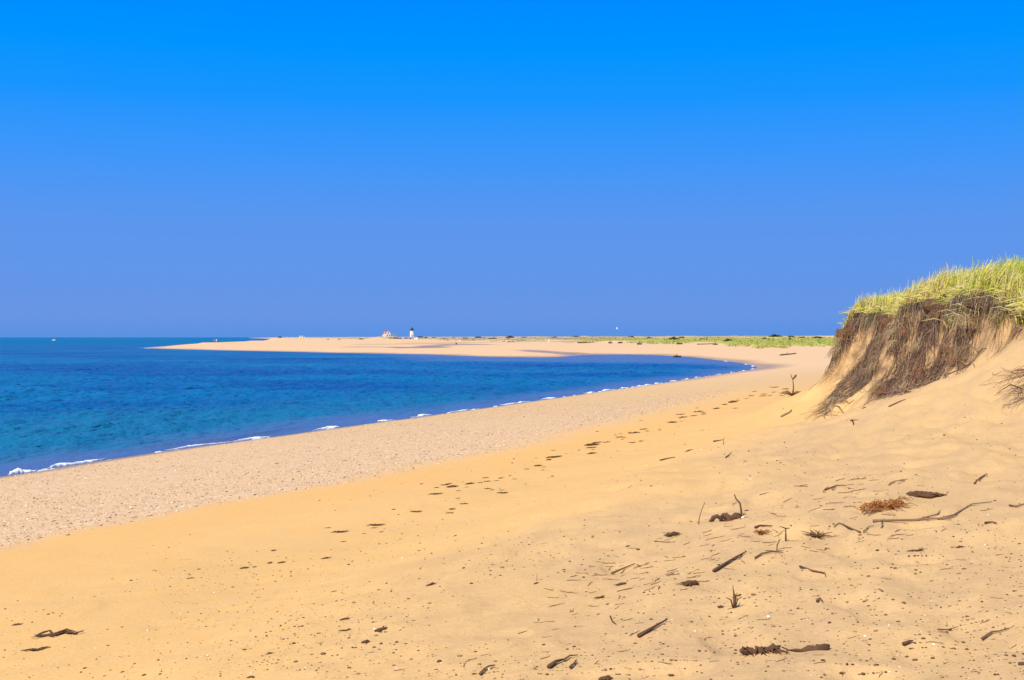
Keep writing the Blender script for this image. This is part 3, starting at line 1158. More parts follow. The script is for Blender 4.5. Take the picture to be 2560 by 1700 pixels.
M_TURF = M_TURF.done(M_TURF.principled(M_TURF.ramp(tn, [(.3, (.06, .034, .022)), (.55, (.13, .078, .045)), (.75, (.27, .18, .09))]), .95, M_TURF.bump(tn, .8, .05), .1))
o = link_mesh('turf_mat', np_mesh('turf_mat', TV.reshape(-1, 3), TF), M_TURF)
tag(o, 'dark matted turf jutting over the lip of the bluff', 'turf', kind='structure')

# dead grass and rootlets drooping from it
n, K = 7000, 6
fy_ = rng.uniform(20.5, 36.3, n)
kk = vnoise(fy_ * 1.6, fy_ * 0, 341) > -.5
fy_ = fy_[kk]
n = len(fy_)
fj = np.interp(fy_, cy_, jut) * rng.uniform(.2, 1.05, n)
fx_ = np.interp(fy_, cy_, cx_) - fj
fz_ = np.interp(fy_, cy_, ct_) - np.interp(fy_, cy_, thk) * rng.uniform(0, 1.1, n) * .8 + .02
ln = rng.uniform(.10, .46, n) * (1 + .5 * vnoise(fy_ * 2.1, fy_ * 0, 342))
yaw = rng.normal(math.pi, .85, n)
P = np.zeros((n, K, 3))
for i in range(K):
    s = i / (K - 1)
    P[:, i] = np.stack([fx_ + np.cos(yaw) * ln * .42 * s ** .8, fy_ + np.sin(yaw) * ln * .5 * s, fz_ + .05 * np.sin(s * 2.4) - ln * .95 * s ** 1.8], 1)
Wd = rng.uniform(.003, .008, (n, 1)) * np.linspace(1, .4, K)[None]
fp = np.array([(.46, .35, .20), (.30, .20, .12), (.16, .095, .06), (.42, .38, .09), (.10, .06, .04)])
o = link_mesh('dead_grass_fringe', strands_mesh('dead_grass_fringe', P, Wd, fp[rng.choice(5, n, p=[.2, .25, .25, .1, .2])] * rng.uniform(.8, 1.15, (n, 1))), M_LEAF)
tag(o, 'tan dead grass drooping over the lip of the bluff', 'dead grass', kind='stuff')


# a leafy green beach plant on the lip
def leafy_plant(name, loc, label, w=.45, h=.22, n=90):
    root = empty(name, loc)
    tag(root, label, 'plant')
    mb = MB()
    for i in range(9):
        a = random.uniform(0, 6.28)
        mb.tube([(0, 0, -.05), (.3 * w * math.cos(a), .3 * w * math.sin(a), h * .5), (.5 * w * math.cos(a), .5 * w * math.sin(a), h * .8)], [.006, .005, .003], 4)
    mb.build('stem', M_GSTEM, root)
    mb = MB()
    for i in range(n):
        a, r = random.uniform(0, 6.28), w * .55 * math.sqrt(random.random())
        c = Vector((r * math.cos(a), r * math.sin(a), h * (1 - (r / w) ** 2) * random.uniform(.35, 1.05)))
        d = Vector((math.cos(a) + random.uniform(-.6, .6), math.sin(a) + random.uniform(-.6, .6), random.uniform(-.1, .7))).normalized() * random.uniform(.05, .085)
        s = d.cross(Vector((0, 0, 1))).normalized() * random.uniform(.016, .026)
        mb.add([c, c + d * .5 + s, c + d, c + d * .5 - s], [(0, 1, 2, 3)])
    mb.build('leaves', M_GLEAF, root)
    return root


M_GSTEM = plain('green_stem', (.12, .14, .04))
M_GLEAF = plain('green_leaf', (.10, .24, .03), .5, .3, 9)
p = ground_at(2213, 786, 20, 42)
leafy_plant('beach_plant', p + Vector((-.05, 0, -.02)), 'small bright green leafy plant on the lip of the bluff')

# ------------------------------------------------------------------ surf
M_FOAM = NT('surf_foam')
fn_ = M_FOAM.noise(M_FOAM.pos(), 14, 4)
M_FOAM = M_FOAM.done(M_FOAM.principled(M_FOAM.ramp(fn_, [(.3, (.62, .66, .72)), (.6, (.82, .84, .86))]), .6, M_FOAM.bump(fn_, .5, .03), .2))


def shore_dir(p):
    gxx = (shore_t(np.array([p.x + 1]), np.array([p.y])) - shore_t(np.array([p.x - 1]), np.array([p.y])))[0] / 2
    gyy = (shore_t(np.array([p.x]), np.array([p.y + 1])) - shore_t(np.array([p.x]), np.array([p.y - 1])))[0] / 2
    L = math.hypot(gxx, gyy) + 1e-9
    return Vector((gxx / L, gyy / L, 0))       # straight up the beach


surf = [(46, 1181, 40, 2.2), (158, 1166, 50, 1.3), (249, 1153.5, 52, .8), (504, 1113, 125, .7), (625, 1096, 62, 1.1),
        (800, 1071, 50, 1.6), (964, 1052, 30, .7), (1049, 1040, 46, 1.4), (1161, 1026.5, 42, .7), (1293, 1010, 44, .9),
        (1320, 1006, 30, .8), (1391, 997, 44, 1.1), (1440, 990, 40, .4), (1488, 982, 30, 1.1), (1534, 976, 50, 1.3), (1566, 970, 22, .7), (1594, 965.5, 32, .9), (1616, 962, 20, .6), (1642, 958.5, 22, .9), (1686, 953, 30, 1.0),
        (1720, 948, 26, 1.2), (1754, 943.5, 22, .7), (1800, 936, 18, .5), (1836, 931, 16, .6), (1859, 927, 18, .9), (1878, 922, 12, .6), (1887, 915.5, 24, 1.4), (1866, 911, 14, .8), (1812, 903, 20, .5), (1600, 903, 18, .5),
        (363, 870.6, 14, .9), (371, 871.2, 8, .6), (1345, 872, 1, .0)]
FV, FF = [], []
for (u, v, wpx, hgt) in surf:
    if hgt < .45: continue
    d = EYE * FPX / (v - HOR)
    c = Vector(((u - 1280) / FPX * d, d, 0))
    up = shore_dir(c)
    tt = float(shore_t(np.array([c.x]), np.array([c.y]))[0])
    if d < 300:
        c = c - up * (tt + .30)
    al = Vector((-up.y, up.x, 0))
    if al.x < 0: al = -al
    ln = wpx * d / FPX / max(.35, abs(al.x))
    ln = min(ln, 9.0)
    m_, r_ = 26, 7
    hh = .050 * hgt * (1 + .003 * d)
    base = sum(len(x) for x in FV)
    vv = np.zeros((m_, r_, 3))
    pk_ = random.uniform(.3, .8)
    for i in range(m_):
        s = i / (m_ - 1)
        env = max(0.0, math.sin(math.pi * s)) ** .6 * (0.18 + .82 * math.exp(-((s - pk_) / .22) ** 2))
        jag = .75 + .5 * random.random()
        wd = (.03 + .13 * random.random() ** 1.5) * env * (.6 if d < 60 else 1) * (.7 + hgt * .5) * (1 + .0025 * d)
        q = c + al * (ln * (s - .5)) + up * (.12 * math.sin(s * 7 + u) + .06 * random.uniform(-1, 1))
        gz = max(0.0, float(np.interp((shore_t(np.array([q.x]), np.array([q.y])))[0], [-1, 0, 2], [0, 0, .25])))
        for j in range(r_):
            a = math.pi * j / (r_ - 1)
            off = up * (-math.cos(a) * -wd)
            vv[i, j] = q + off + Vector((0, 0, gz + .015 + hh * env * jag * math.sin(a) * (1.0 if j % 2 else .72)))
            if j in (0, r_ - 1): vv[i, j, 2] = gz - .03
    FV.append(vv.reshape(-1, 3))
    id_ = base + np.arange(m_ * r_).reshape(m_, r_)
    FF.append(np.stack([id_[:-1, :-1], id_[1:, :-1], id_[1:, 1:], id_[:-1, 1:]], -1).reshape(-1, 4))
# thin broken line of wash along the edge
m_ = 1500
ss = np.linspace(0, 1, m_)
nw = np.array(near_w)
cum = np.concatenate([[0], np.cumsum(np.hypot(*np.diff(nw, axis=0).T))])
sx = np.interp(ss * cum[-1], cum, nw[:, 0])
sy = np.interp(ss * cum[-1], cum, nw[:, 1])
tt = shore_t(sx, sy)
e = .3
gx2 = (shore_t(sx + e, sy) - shore_t(sx - e, sy)) / (2 * e)
gy2 = (shore_t(sx, sy + e) - shore_t(sx, sy - e)) / (2 * e)
sx, sy = sx - gx2 * (tt - .02), sy - gy2 * (tt - .02)
wdt = np.maximum(0, -.035 + .06 * fbm(ss * 190, ss * 0, 351, 3)) * (1 + .005 * sy)
id0 = sum(len(x) for x in FV)
FV.append(np.stack([np.stack([sx - gx2 * wdt, sy - gy2 * wdt, np.full(m_, .012) + .03 * (wdt > .02)], 1), np.stack([sx + gx2 * wdt, sy + gy2 * wdt, np.full(m_, .005) + .10 * wdt], 1)], 1).reshape(-1, 3))
id_ = id0 + np.arange(m_ * 2).reshape(m_, 2)
FF.append(np.stack([id_[:-1, 0], id_[1:, 0], id_[1:, 1], id_[:-1, 1]], -1))
o = link_mesh('surf_foam', np_mesh('surf_foam', np.concatenate(FV), np.concatenate(FF)), M_FOAM)
tag(o, 'white foam of small waves breaking along the shore of the bay', 'surf', kind='stuff')

# ------------------------------------------------------------------ shingle: loose stones on the lower beach
def pebble_shape():
    t = (1 + 5 ** .5) / 2
    v = np.array([(-1, t, 0), (1, t, 0), (-1, -t, 0), (1, -t, 0), (0, -1, t), (0, 1, t), (0, -1, -t), (0, 1, -t), (t, 0, -1), (t, 0, 1), (-t, 0, -1), (-t, 0, 1)]) / 1.9
    f = np.array([(0, 11, 5), (0, 5, 1), (0, 1, 7), (0, 7, 10), (0, 10, 11), (1, 5, 9), (5, 11, 4), (11, 10, 2), (10, 7, 6), (7, 1, 8), (3, 9, 4), (3, 4, 2), (3, 2, 6), (3, 6, 8), (3, 8, 9), (4, 9, 5), (2, 4, 11), (6, 2, 10), (8, 6, 7), (9, 8, 1)])
    return v, f


def scatter_stones(name, X, Y, size, colors, label, cat):
    bv, bf = pebble_shape()
    n = len(X)
    Z = height(X, Y)
    sc = size[:, None] * rng.uniform(.6, 1.25, (n, 3)) * [1, 1, .55]
    rz = rng.uniform(0, 6.28, n)
    v = bv[None] * sc[:, None, :]
    x = v[..., 0] * np.cos(rz)[:, None] - v[..., 1] * np.sin(rz)[:, None] + X[:, None]
    y = v[..., 0] * np.sin(rz)[:, None] + v[..., 1] * np.cos(rz)[:, None] + Y[:, None]
    z = v[..., 2] + Z[:, None] + sc[:, 2:3] * .25
    me = np_mesh(name, np.stack([x, y, z], -1).reshape(-1, 3), (bf[None] + (np.arange(n) * 12)[:, None, None]).reshape(-1, 3))
    a = me.attributes.new('tint', 'FLOAT_COLOR', 'POINT')
    c = np.ones((n, 12, 4), np.float32)
    c[..., :3] = colors[:, None, :]
    a.data.foreach_set('color', c.ravel())
    o = link_mesh(name, me, M_STEM)
    tag(o, label, cat, kind='stuff')
    return o


N = 90000
yy = 12 + 60 * rng.random(N) ** 1.6
tt = rng.uniform(1.0, 20.5, N)
xx = -16 + .344 / .939 * (yy - 38) + tt / .939
t2 = shore_t(xx, yy)
e2, wob2 = shingle_edge(xx, yy)
kk = (t2 > .8) & (t2 + wob2 < e2 + .25 * rng.normal(size=N)) & (np.abs(xx / yy) < .47) & (rng.random(N) < .45 + .9 * sstep(e2 - 5, e2, t2 + wob2) + .4 * vnoise(xx * .3, yy * .3, 361))
xx, yy = xx[kk], yy[kk]
n = len(xx)
sc_ = np.array([(.13, .08, .05), (.27, .175, .115), (.50, .34, .21), (.64, .47, .31), (.76, .66, .53), (.38, .26, .18)])
scatter_stones('shingle', xx, yy, rng.gamma(3, .0026, n) + .005, sc_[rng.choice(6, n, p=[.12, .2, .25, .2, .13, .1])], 'loose shingle and broken shells spread over the lower beach', 'shingle')

# crumbs of weed and bark lying all over the sand
N = 14000
uu_ = rng.uniform(-60, 2620, N)
vv_ = 1010 + 690 * rng.random(N) ** .75
X0, Y0, Z0 = ground_many(uu_, vv_, 4.5, 60)
t2 = shore_t(X0, Y0)
dens = .12 + .45 * sstep(19, 21, t2) + .7 * vnoise(X0 * .8, Y0 * .35, 371)
kk = (t2 > 17.5) & (rng.random(N) < dens) & (bluff_q(X0, Y0) < -1.6)
X0, Y0 = X0[kk], Y0[kk]
n = len(X0)
cc = np.array([(.10, .055, .03), (.16, .09, .05), (.28, .17, .09), (.7, .62, .5)])
scatter_stones('sand_litter', X0, Y0, rng.gamma(2.0, .0014, n) * (1 + Y0 * .055) + .0016, cc[rng.choice(4, n, p=[.4, .3, .27, .03])], 'tiny dark crumbs of weed and bark scattered on the sand', 'litter')

# ------------------------------------------------------------------ seaweed, twigs and driftwood, each piece by itself
M_WEED = plain('dry_seaweed', (.105, .047, .016), .7, .35, 12)
M_RUST = plain('rusty_seaweed', (.30, .115, .028), .75, .35, 14)
M_TWIG = plain('grey_brown_twig', (.15, .075, .032), .85, .3, 10)
M_BARK = plain('dark_bark', (.105, .052, .026), .9, .35, 10)
M_DRIFT = plain('weathered_driftwood', (.20, .125, .07), .85, .25, 5)
M_SHELL = plain('white_shell', (.80, .76, .66), .5, .06, 20)


def on_ground(o, p, rz=0.0, tilt=True):
    if tilt:
        e = .12
        gx1 = float(height(np.array([p.x + e]), np.array([p.y]))[0] - height(np.array([p.x - e]), np.array([p.y]))[0]) / (2 * e)
        gy1 = float(height(np.array([p.x]), np.array([p.y + e]))[0] - height(np.array([p.x]), np.array([p.y - e]))[0]) / (2 * e)
        nrm = Vector((-gx1, -gy1, 1)).normalized()
        q = Vector((0, 0, 1)).rotation_difference(nrm).to_matrix() @ Matrix.Rotation(rz, 3, 'Z')
        o.rotation_euler = q.to_euler()
    else:
        o.rotation_euler = (0, 0, rz)
    o.location = p


def weed_mesh(seed, kind):
    """a flat dried bundle of weed, one metre long"""
    r = random.Random(seed)
    mb = MB()
    if kind == 'strip':
        nn = 7
    elif kind == 'bundle':
        nn = 16
    else:
        nn = 10
    for i in range(nn):
        ln = r.uniform(.45, 1.0) * (1 if kind != 'lump' else .8)
        cx, cy = r.uniform(-.5, .5) * (1 - ln) * 1.2, r.gauss(0, .03 if kind == 'strip' else .12)
        yaw = r.gauss(0, .16 if kind == 'strip' else .38 if kind == 'bundle' else 1.2)
        k = 7
        pts, rad = [], []
        ph, am = r.uniform(0, 6), r.uniform(.02, .07)
        if kind == 'strip':                  # all strands follow one wavy line, thick at one end and thin at the other
            ph, am, yaw = seed * 1.3 + r.gauss(0, .15), .10 + .012 * (seed % 5), r.gauss(0, .05)
        for j in range(k):
            s = j / (k - 1) - .5
            x, y = s * ln, am * math.sin(ph + s * 9)
            pts.append((cx + x * math.cos(yaw) - y * math.sin(yaw), cy + x * math.sin(yaw) + y * math.cos(yaw), .03 + r.uniform(-.012, .05) * (1 - abs(s))))
            if kind == 'strip':
                rad.append(.006 + .036 * max(0, 1 - abs(2 * s)) ** .5 * (1 - .9 * max(0, s + .1)) * r.uniform(.3, 1.2))
            else:
                rad.append((.006 + .055 * max(0, 1 - abs(2 * s)) ** .6 * r.uniform(.5, 1.1)) * (1.0 if kind != 'bundle' else .6))
        mb.tube(pts, rad, 5, .55)
    if kind != 'strip':
        mb.lump((0, 0, .03), (.26, .13, .07), seed, .6)
    return mb


def twig_mesh(seed, branch):
    r = random.Random(seed)
    mb = MB()
    pts, y, z = [], 0, .02
    a = r.gauss(0, .05)
    x = -.5
    for j in range(8):
        pts.append((x, y, z))
        x += 1 / 7
        a = a * .7 + r.gauss(0, .16)
        y += math.tan(max(-.9, min(.9, a))) / 7
        z = .02 + r.uniform(-.005, .03)
    mb.tube(pts, [.017, .023, .022, .021, .02, .017, .014, .009], 5)
    for b in range(branch):
        p = Vector(pts[r.randint(2, 5)])
        sg = r.choice((-1, 1))
        q = p + Vector((r.uniform(.12, .25), sg * r.uniform(.08, .2), .03))
        mb.tube([p, (p + q) / 2 + Vector((0, sg * .02, .01)), q], [.015, .012, .007], 4)
    return mb


def proto(mb, name, mat):
    me = bpy.data.meshes.new(name)
    me.from_pydata(mb.v, [], mb.f)
    me.polygons.foreach_set('use_smooth', np.full(len(mb.f), True))
    me.update()
    me.materials.append(mat)
    return me


WEED = {k: [proto(weed_mesh(40 + i * 7 + h_, k), 'seaweed', M_WEED) for i in range(4)] for h_, k in enumerate(('strip', 'bundle', 'lump'))}
TWIGS = [proto(twig_mesh(90 + i, i % 3), 'twig', M_TWIG) for i in range(7)]


def put_piece(name, mesh, u, v, wpx, label, cat, group=None, rz=0.0, thick=1.0, deep=1.0):
    p = ground_at(u, v)
    o = bpy.data.objects.new(name, mesh)
    COL.objects.link(o)
    ln = wpx * p.y / FPX
    on_ground(o, p, rz)
    o.scale = (ln, ln * deep, ln * thick)
    tag(o, label, cat, group)
    return o


G_WRACK = 'dry seaweed along the tide line'
weeds = [  # u, v, length px, kind, yaw, own label
    (149, 1587, 116, 'strip', .10, 'longest strip of dark dried seaweed, lying on yellow sand'),
    (88, 1625.5, 70, 'strip', .18, 'looped dark seaweed strip just below the longest strip'),
    (44, 1562, 28, 'bundle', .05, 'stubby frayed brown seaweed piece just above the longest strip'),
    (171.5, 1338, 13, 'lump', 0, 'dark weed lump on the edge between shingle and yellow sand'),
    (339, 1293, 12, 'strip', .1, 'flat weed scrap on the shingle edge, left of a slanting one'),
    (375, 1290, 16, 'strip', .5, 'slanting weed scrap on the shingle edge beside a flat one'),
    (693, 1159, 15, 'strip', .2, 'lone dark seaweed scrap in the middle of the shingle'),
    (850, 1331, 42, 'strip', 0, 'long flat seaweed strip below a short scrap, left part of the tide line'),
    (820, 1320, 16, 'strip', .1, None),
    (684, 1377, 16, 'lump', 0, 'small humped weed scrap above a row of four pieces'),
    (675, 1408, 18, 'lump', -.1, None), (705, 1407, 24, 'bundle', .15, None), (610, 1421, 26, 'bundle', .2, None), (637, 1418, 12, 'lump', 0, None),
    (816, 1396, 30, 'strip', .05, 'thin pointed seaweed scrap right of the row of four pieces'),
    (940, 1314, 44, 'strip', -.1, 'wavy frayed seaweed strip at the lower left of the tide line clusters'),
    (984, 1274, 13, 'lump', 0, None), (1040, 1280, 32, 'strip', 0, None), (1054, 1210, 13, 'strip', 0, None),
    (1089, 1236, 35, 'strip', .05, None), (1130, 1218, 34, 'bundle', .05, 'thickest dark mat of seaweed in the yellow sand, with a thin strip over it'),
    (1112, 1213, 24, 'strip', .1, None), (1175, 1210, 27, 'bundle', 0, None), (1214, 1195, 19, 'strip', 0, None), (1219, 1204, 20, 'strip', .4, None),
    (1251, 1196, 13, 'lump', 0, None), (1231, 1225, 15, 'strip', .1, None), (1256, 1233, 30, 'strip', .1, None), (1161, 1260, 22, 'strip', 0, None), (1145, 1246, 14, 'strip', 0, None),
    (1131, 1273, 19, 'bundle', 0, None), (1124, 1283, 22, 'strip', .15, None), (1138, 1340, 12, 'lump', 0, None), (1317, 1173, 15, 'strip', .1, None),
    (1345, 1165, 24, 'bundle', .2, None), (1385, 1144, 42, 'strip', .12, None), (1372, 1150, 18, 'lump', 0, None), (1381, 1191, 10, 'lump', 0, None),
    (1480, 1113.5, 42, 'bundle', .05, 'broad dark seaweed mat halfway along the tide line'), (1493, 1107, 26, 'strip', .1, None), (1517, 1106, 20, 'strip', .05, None), (1478, 1120, 28, 'strip', 0, None),
    (1480, 1134, 30, 'strip', .1, None), (1448, 1126, 9, 'lump', 0, None), (1493, 1079, 9, 'lump', 0, None), (1539, 1088, 8, 'lump', 0, None), (1561, 1095, 13, 'strip', .1, None), (1556, 1099, 8, 'lump', 0, None),
    (1586, 1083, 32, 'strip', .05, None), (1581, 1107, 20, 'strip', .1, None), (1618, 1078, 15, 'strip', .2, None), (1602, 1052, 11, 'strip', 0, None), (1649, 1075, 10, 'lump', 0, None),
    (1681, 1056.6, 26, 'bundle', .1, None), (1707, 1044, 28, 'strip', .1, None), (1734, 1040, 20, 'strip', .1, None), (1747, 1030, 26, 'strip', .05, None), (1760, 1036, 16, 'strip', .1, None),
    (1791, 1022, 21, 'bundle', .3, None), (1812, 1012, 18, 'bundle', .2, None), (1832, 1006, 31, 'bundle', .15, None), (1845, 1001, 12, 'strip', .2, None), (1866, 997, 12, 'strip', .1, None),
    (1910, 986, 18, 'strip', 0, None), (1935, 981, 14, 'strip', .3, None), (1964, 973, 20, 'strip', .05, 'farthest weed strip of the tide line, beside the dead plant'),
    (1722, 1127, 24, 'strip', .1, 'weed strip with a knot on pale sand, between two sticks'),
    (835, 1479, 16, 'strip', .1, 'thin broken weed scrap in the middle of the yellow sand'),
    (861.6, 1549, 30, 'bundle', .1, 'frayed weed tuft above an arched one'), (861.6, 1577, 34, 'strip', .05, 'arched thin weed strip below a frayed tuft'),
    (675, 1634, 25, 'strip', .1, 'spiky weed scrap alone on the yellow sand near the bottom'), (627, 1693, 23, 'bundle', -.2, 'thick weed scrap at the bottom edge of the yellow sand'),
    (211.6, 1671, 15, 'lump', .8, 'small upright curl of weed near the bottom left of the sand'), (953, 1576, 38, 'lump', .3, 'twiggy weed clump with a loop, upper of two neighbours'),
    (914, 1606, 32, 'lump', .5, 'compact dark weed clump, lower of two neighbours'), (1079, 1462, 34, 'bundle', .75, 'slanting brown frond alone on the pale yellow sand'),
    (477, 1446, 20, 'strip', .2, 'weed scrap lying in a grey smudge of sand'), (305, 1568, 9, 'lump', 0, 'pair of tiny dark weed bits on the yellow sand'), (791, 1676, 10, 'lump', .5, 'dark bean shaped lump near the bottom of the yellow sand'),
    (1570, 1366, 16, 'lump', .3, 'dark round weed lump at the top of a line of crumbs'), (1340, 1459, 20, 'lump', .6, 'pointed dark weed lump at the bottom of a line of crumbs'),
    (1410, 1425, 12, 'lump', .4, None), (1395, 1432, 10, 'lump', .4, None), (1455, 1412, 9, 'lump', 0, None), (1520, 1390, 9, 'lump', 0, None), (1640, 1354, 12, 'lump', 0, None), (1595, 1374, 14, 'lump', 0, None),
    (1682, 1337, 55, 'bundle', .6, 'dark ragged weed bundle at the left end of the twig litter'),
    (1552, 1462, 45, 'bundle', .55, 'loose brown frond below the line of crumbs'), (1500, 1494, 32, 'strip', .5, 'thin brown frond below a looser one'),
    (1514, 1699, 50, 'lump', .1, 'large dark weed heap cut by the bottom edge of the picture'), (1679, 1689, 22, 'lump', -.4, 'dark weed clump near the bottom right of a heap'),
    (1726, 1462, 88, 'bundle', .85, 'brown broom shaped bundle of roots lying on the dune slope'),
    (2291, 1377, 45, 'strip', .05, 'dark arched weed strip on bare sand of the dune slope'), (2400, 1368, 30, 'strip', -.05, 'crossed thin weed scrap right of the arched strip'),
    (2161, 1020, 14, 'lump', 0, 'dark stone like lump on the smooth slope under the bluff'),
    (1800, 1518, 26, 'lump', .9, 'forked dark lump left of a dry tuft'), (1848, 1489, 18, 'lump', .5, 'dark seed head tipping over beside a dry tuft'),
    (1838, 1634, 14, 'lump', .2, 'small dark ball at the left end of the buried log'), (2176, 1598, 14, 'lump', .9, 'dark curled scrap right of the buried log'),
    (1866, 1277, 16, 'lump', .2, 'small dark tuft right of the curved standing twig'),
    (1995, 1521, 10, 'lump', .4, 'round dark pebble like ball on smooth sand'), (2103, 1683, 18, 'lump', .4, 'dark lump at the bottom edge below the buried log'),
]
GENERIC_WEED = 'dark scrap of dried seaweed in the broken tide line across yellow sand'
GENERIC_CRUMB = 'tiny dark weed crumb in the line of crumbs up the slope'
GENERIC_ROW = 'short dark weed piece in the row of four on yellow sand'
# the small scraps that join the tide line up
line_ = [(840, 1345), (940, 1318), (1000, 1272), (1110, 1225), (1210, 1205), (1270, 1180), (1345, 1160), (1400, 1142), (1480, 1116), (1560, 1096), (1620, 1078), (1700, 1049), (1760, 1032), (1810, 1012), (1860, 997), (1920, 983), (1960, 974)]
for i in range(48):
    s = random.random() ** .75 * (len(line_) - 1)
    k = min(int(s), len(line_) - 2)
    f = s - k
    u = line_[k][0] * (1 - f) + line_[k + 1][0] * f + random.gauss(0, 14)
    v = line_[k][1] * (1 - f) + line_[k + 1][1] * f + random.gauss(0, .055 * (line_[k][1] - HOR) + .5)
    weeds.append((u, v, random.uniform(5, 22), 'strip', random.gauss(.1, .25), None))
for i, (u, v, wpx, kd, rz, lab) in enumerate(weeds):
    g = G_WRACK
    if lab is None:
        if 1390 < u < 1700 and v > 1340: lab, g = GENERIC_CRUMB, 'weed crumbs in a line up the slope'
        elif u < 720 and v > 1400: lab, g = GENERIC_ROW, 'weed pieces in a row of four'
        else: lab = GENERIC_WEED
    o = put_piece('seaweed_clump' if kd != 'strip' else 'seaweed_strip', WEED[kd][i % 4], u, v, wpx * 1.05, lab, 'seaweed', g, rz, 1.5 if kd == 'lump' else 1.2 if wpx < 45 else .9, .9 if kd != 'strip' else 1.5)


def stick(px, r, label, mat=None, lift=.01, group=None, cat='stick', name='driftwood_stick', upright=None, branches=()):
    """a bent stick lying on the sand along photo points"""
    pts = [ground_at(u, v) for u, v in px]
    c = pts[len(pts) // 2].copy()
    root_pts = [p - c + Vector((0, 0, lift + random.uniform(0, .006))) for p in pts]
    mb = MB()
    rad = [r * (1 - .65 * i / max(1, len(pts) - 1)) for i in range(len(pts))]
    mb.tube(root_pts, rad, 6)
    for bp in branches:
        q = [ground_at(u, v) - c + Vector((0, 0, lift * 1.3)) for u, v in bp]
        mb.tube(q, [r * .6 * (1 - .6 * i / max(1, len(q) - 1)) for i in range(len(q))], 5)
    o = mb.build(name, mat or M_TWIG, None, True)
    o.location = c
    tag(o, label, cat, group)
    return o


def standing(base, tops, r, label, name='standing_twig', mat=None, extra=()):
    """a twig stuck upright in the sand; tops are photo positions straight above the base's distance"""
    b = ground_at(*base)
    mb = MB()
    def at(u, v, dy=0): return Vector(((u - 1280) / FPX * (b.y + dy), b.y + dy, EYE - (v - HOR) / FPX * (b.y + dy))) - b
    pts = [Vector((0, 0, -.06))] + [at(u, v, .03 * i) for i, (u, v) in enumerate(tops)]
    mb.tube(pts, [r * (1 - .55 * i / (len(pts) - 1)) for i in range(len(pts))], 6)
    for e_ in extra:
        q = [at(u, v, .02 * i) for i, (u, v) in enumerate(e_)]
        mb.tube(q, [r * .6 * (1 - .5 * i / (len(q) - 1)) for i in range(len(q))], 5)
    o = mb.build(name, mat or M_TWIG, None, True)
    o.location = b
    tag(o, label, 'twig')
    return o


standing((1854, 1290), [(1853, 1275), (1850, 1258), (1840, 1247), (1836, 1236)], .012, 'curved dark twig standing upright beside a dark root stump', mat=M_BARK)
standing((1746, 1311), [(1748, 1296), (1754, 1275), (1762, 1256)], .006, 'thin straight twig standing upright left of the dark root stump')
standing((1965, 1353), [(1964.5, 1338), (1964, 1321)], .010, 'dark T shaped twig standing in the middle of the twig litter', mat=M_BARK, extra=[[(1964, 1321), (1974, 1320)], [(1964, 1321), (1950, 1316)]])
standing((1343, 1452), [(1342, 1446), (1343, 1434)], .003, 'hair thin stalk standing over the pointed weed lump')
standing((1808, 1112), [(1809, 1105), (1810, 1095)], .008, 'short stub standing at the end of a flat stick')
standing((1940, 1375), [(1943, 1362), (1951, 1347)], .007, 'thin leaning twig standing left of the T shaped twig')

stick([(2182, 1307), (2222, 1305), (2290, 1303), (2340, 1301), (2378, 1302)], .014, 'long forked stick lying across the upper twig litter', M_DRIFT,
      branches=[[(2345, 1301), (2385, 1290), (2430, 1263), (2480, 1258)], [(2290, 1303), (2345, 1288), (2350, 1280)], [(2205, 1306), (2206, 1318), (2202, 1322)], [(2355, 1299), (2380, 1296), (2395, 1290)]])
stick([(2150, 1334), (2130, 1326), (2112, 1317), (2098, 1310), (2084, 1320)], .009, 'thin arched stick left of the long forked stick',
      branches=[[(2158, 1333), (2172, 1320), (2185, 1318)]])
stick([(1784, 1431), (1815, 1412), (1840, 1397), (1866, 1383)], .012, 'straight dark stick slanting up the slope below the twig litter', M_BARK, branches=[[(1832, 1402), (1848, 1398), (1862, 1384)]])
stick([(1596, 1595), (1620, 1582), (1644, 1568), (1666, 1555)], .012, 'long straight dark stick lying alone on the smooth lower slope', M_BARK)
stick([(2436, 1211), (2450, 1198), (2468, 1187)], .010, 'slanting twig pair on the clear slope above the bark slab', branches=[[(2440, 1203), (2452, 1199), (2462, 1192)]])
stick([(1650, 1152), (1668, 1148), (1688, 1144)], .016, 'dark knobbed stick lying on the pale sand below the tide line', M_BARK)
stick([(1784, 1105), (1797, 1103), (1808, 1101)], .014, 'flat dark stick with an upturned end under the tide line', M_BARK)
stick([(1814, 1145), (1822, 1139), (1829, 1132)], .010, 'short slanting stick below the flat stick with an upturned end')
stick([(1954, 1043), (1964, 1037), (1974, 1032), (1979, 1026)], .040, 'stout weathered stick at the foot of the bluff below the dead plant', M_DRIFT)
stick([(1200, 1690), (1210, 1680), (1222, 1672), (1238, 1668)], .008, 'thin curved stalk near the bottom edge of the sand')
stick([(1372, 1672), (1390, 1660), (1412, 1652)], .013, 'dark short stick among curved stalks near the bottom', M_BARK, branches=[[(1425, 1674), (1436, 1664), (1441, 1655)]])
stick([(1410, 1655), (1425, 1645), (1445, 1642)], .007, 'pale curved stalk beside a dark short stick')
stick([(1526, 1545), (1529, 1556), (1540, 1564)], .006, 'small hook shaped stalk above the long straight stick')
stick([(1530, 1438), (1560, 1424), (1588, 1412)], .009, 'straight twig crossing the crumb line on the slope')
stick([(2000, 1421), (2030, 1430), (2062, 1437), (2064, 1444)], .009, 'broken twig with a hooked end on the smooth dune slope')
stick([(1888, 1398), (1905, 1388), (1930, 1383), (1958, 1384)], .008, 'bent twig at the lower edge of the litter')
stick([(1888, 1322), (1900, 1316), (1930, 1318)], .012, 'dark curved twig over a reddish tuft', M_BARK)
stick([(2043, 1507), (2050, 1500), (2057, 1508)], .010, 'short stub of stick right of the round ball', M_BARK)
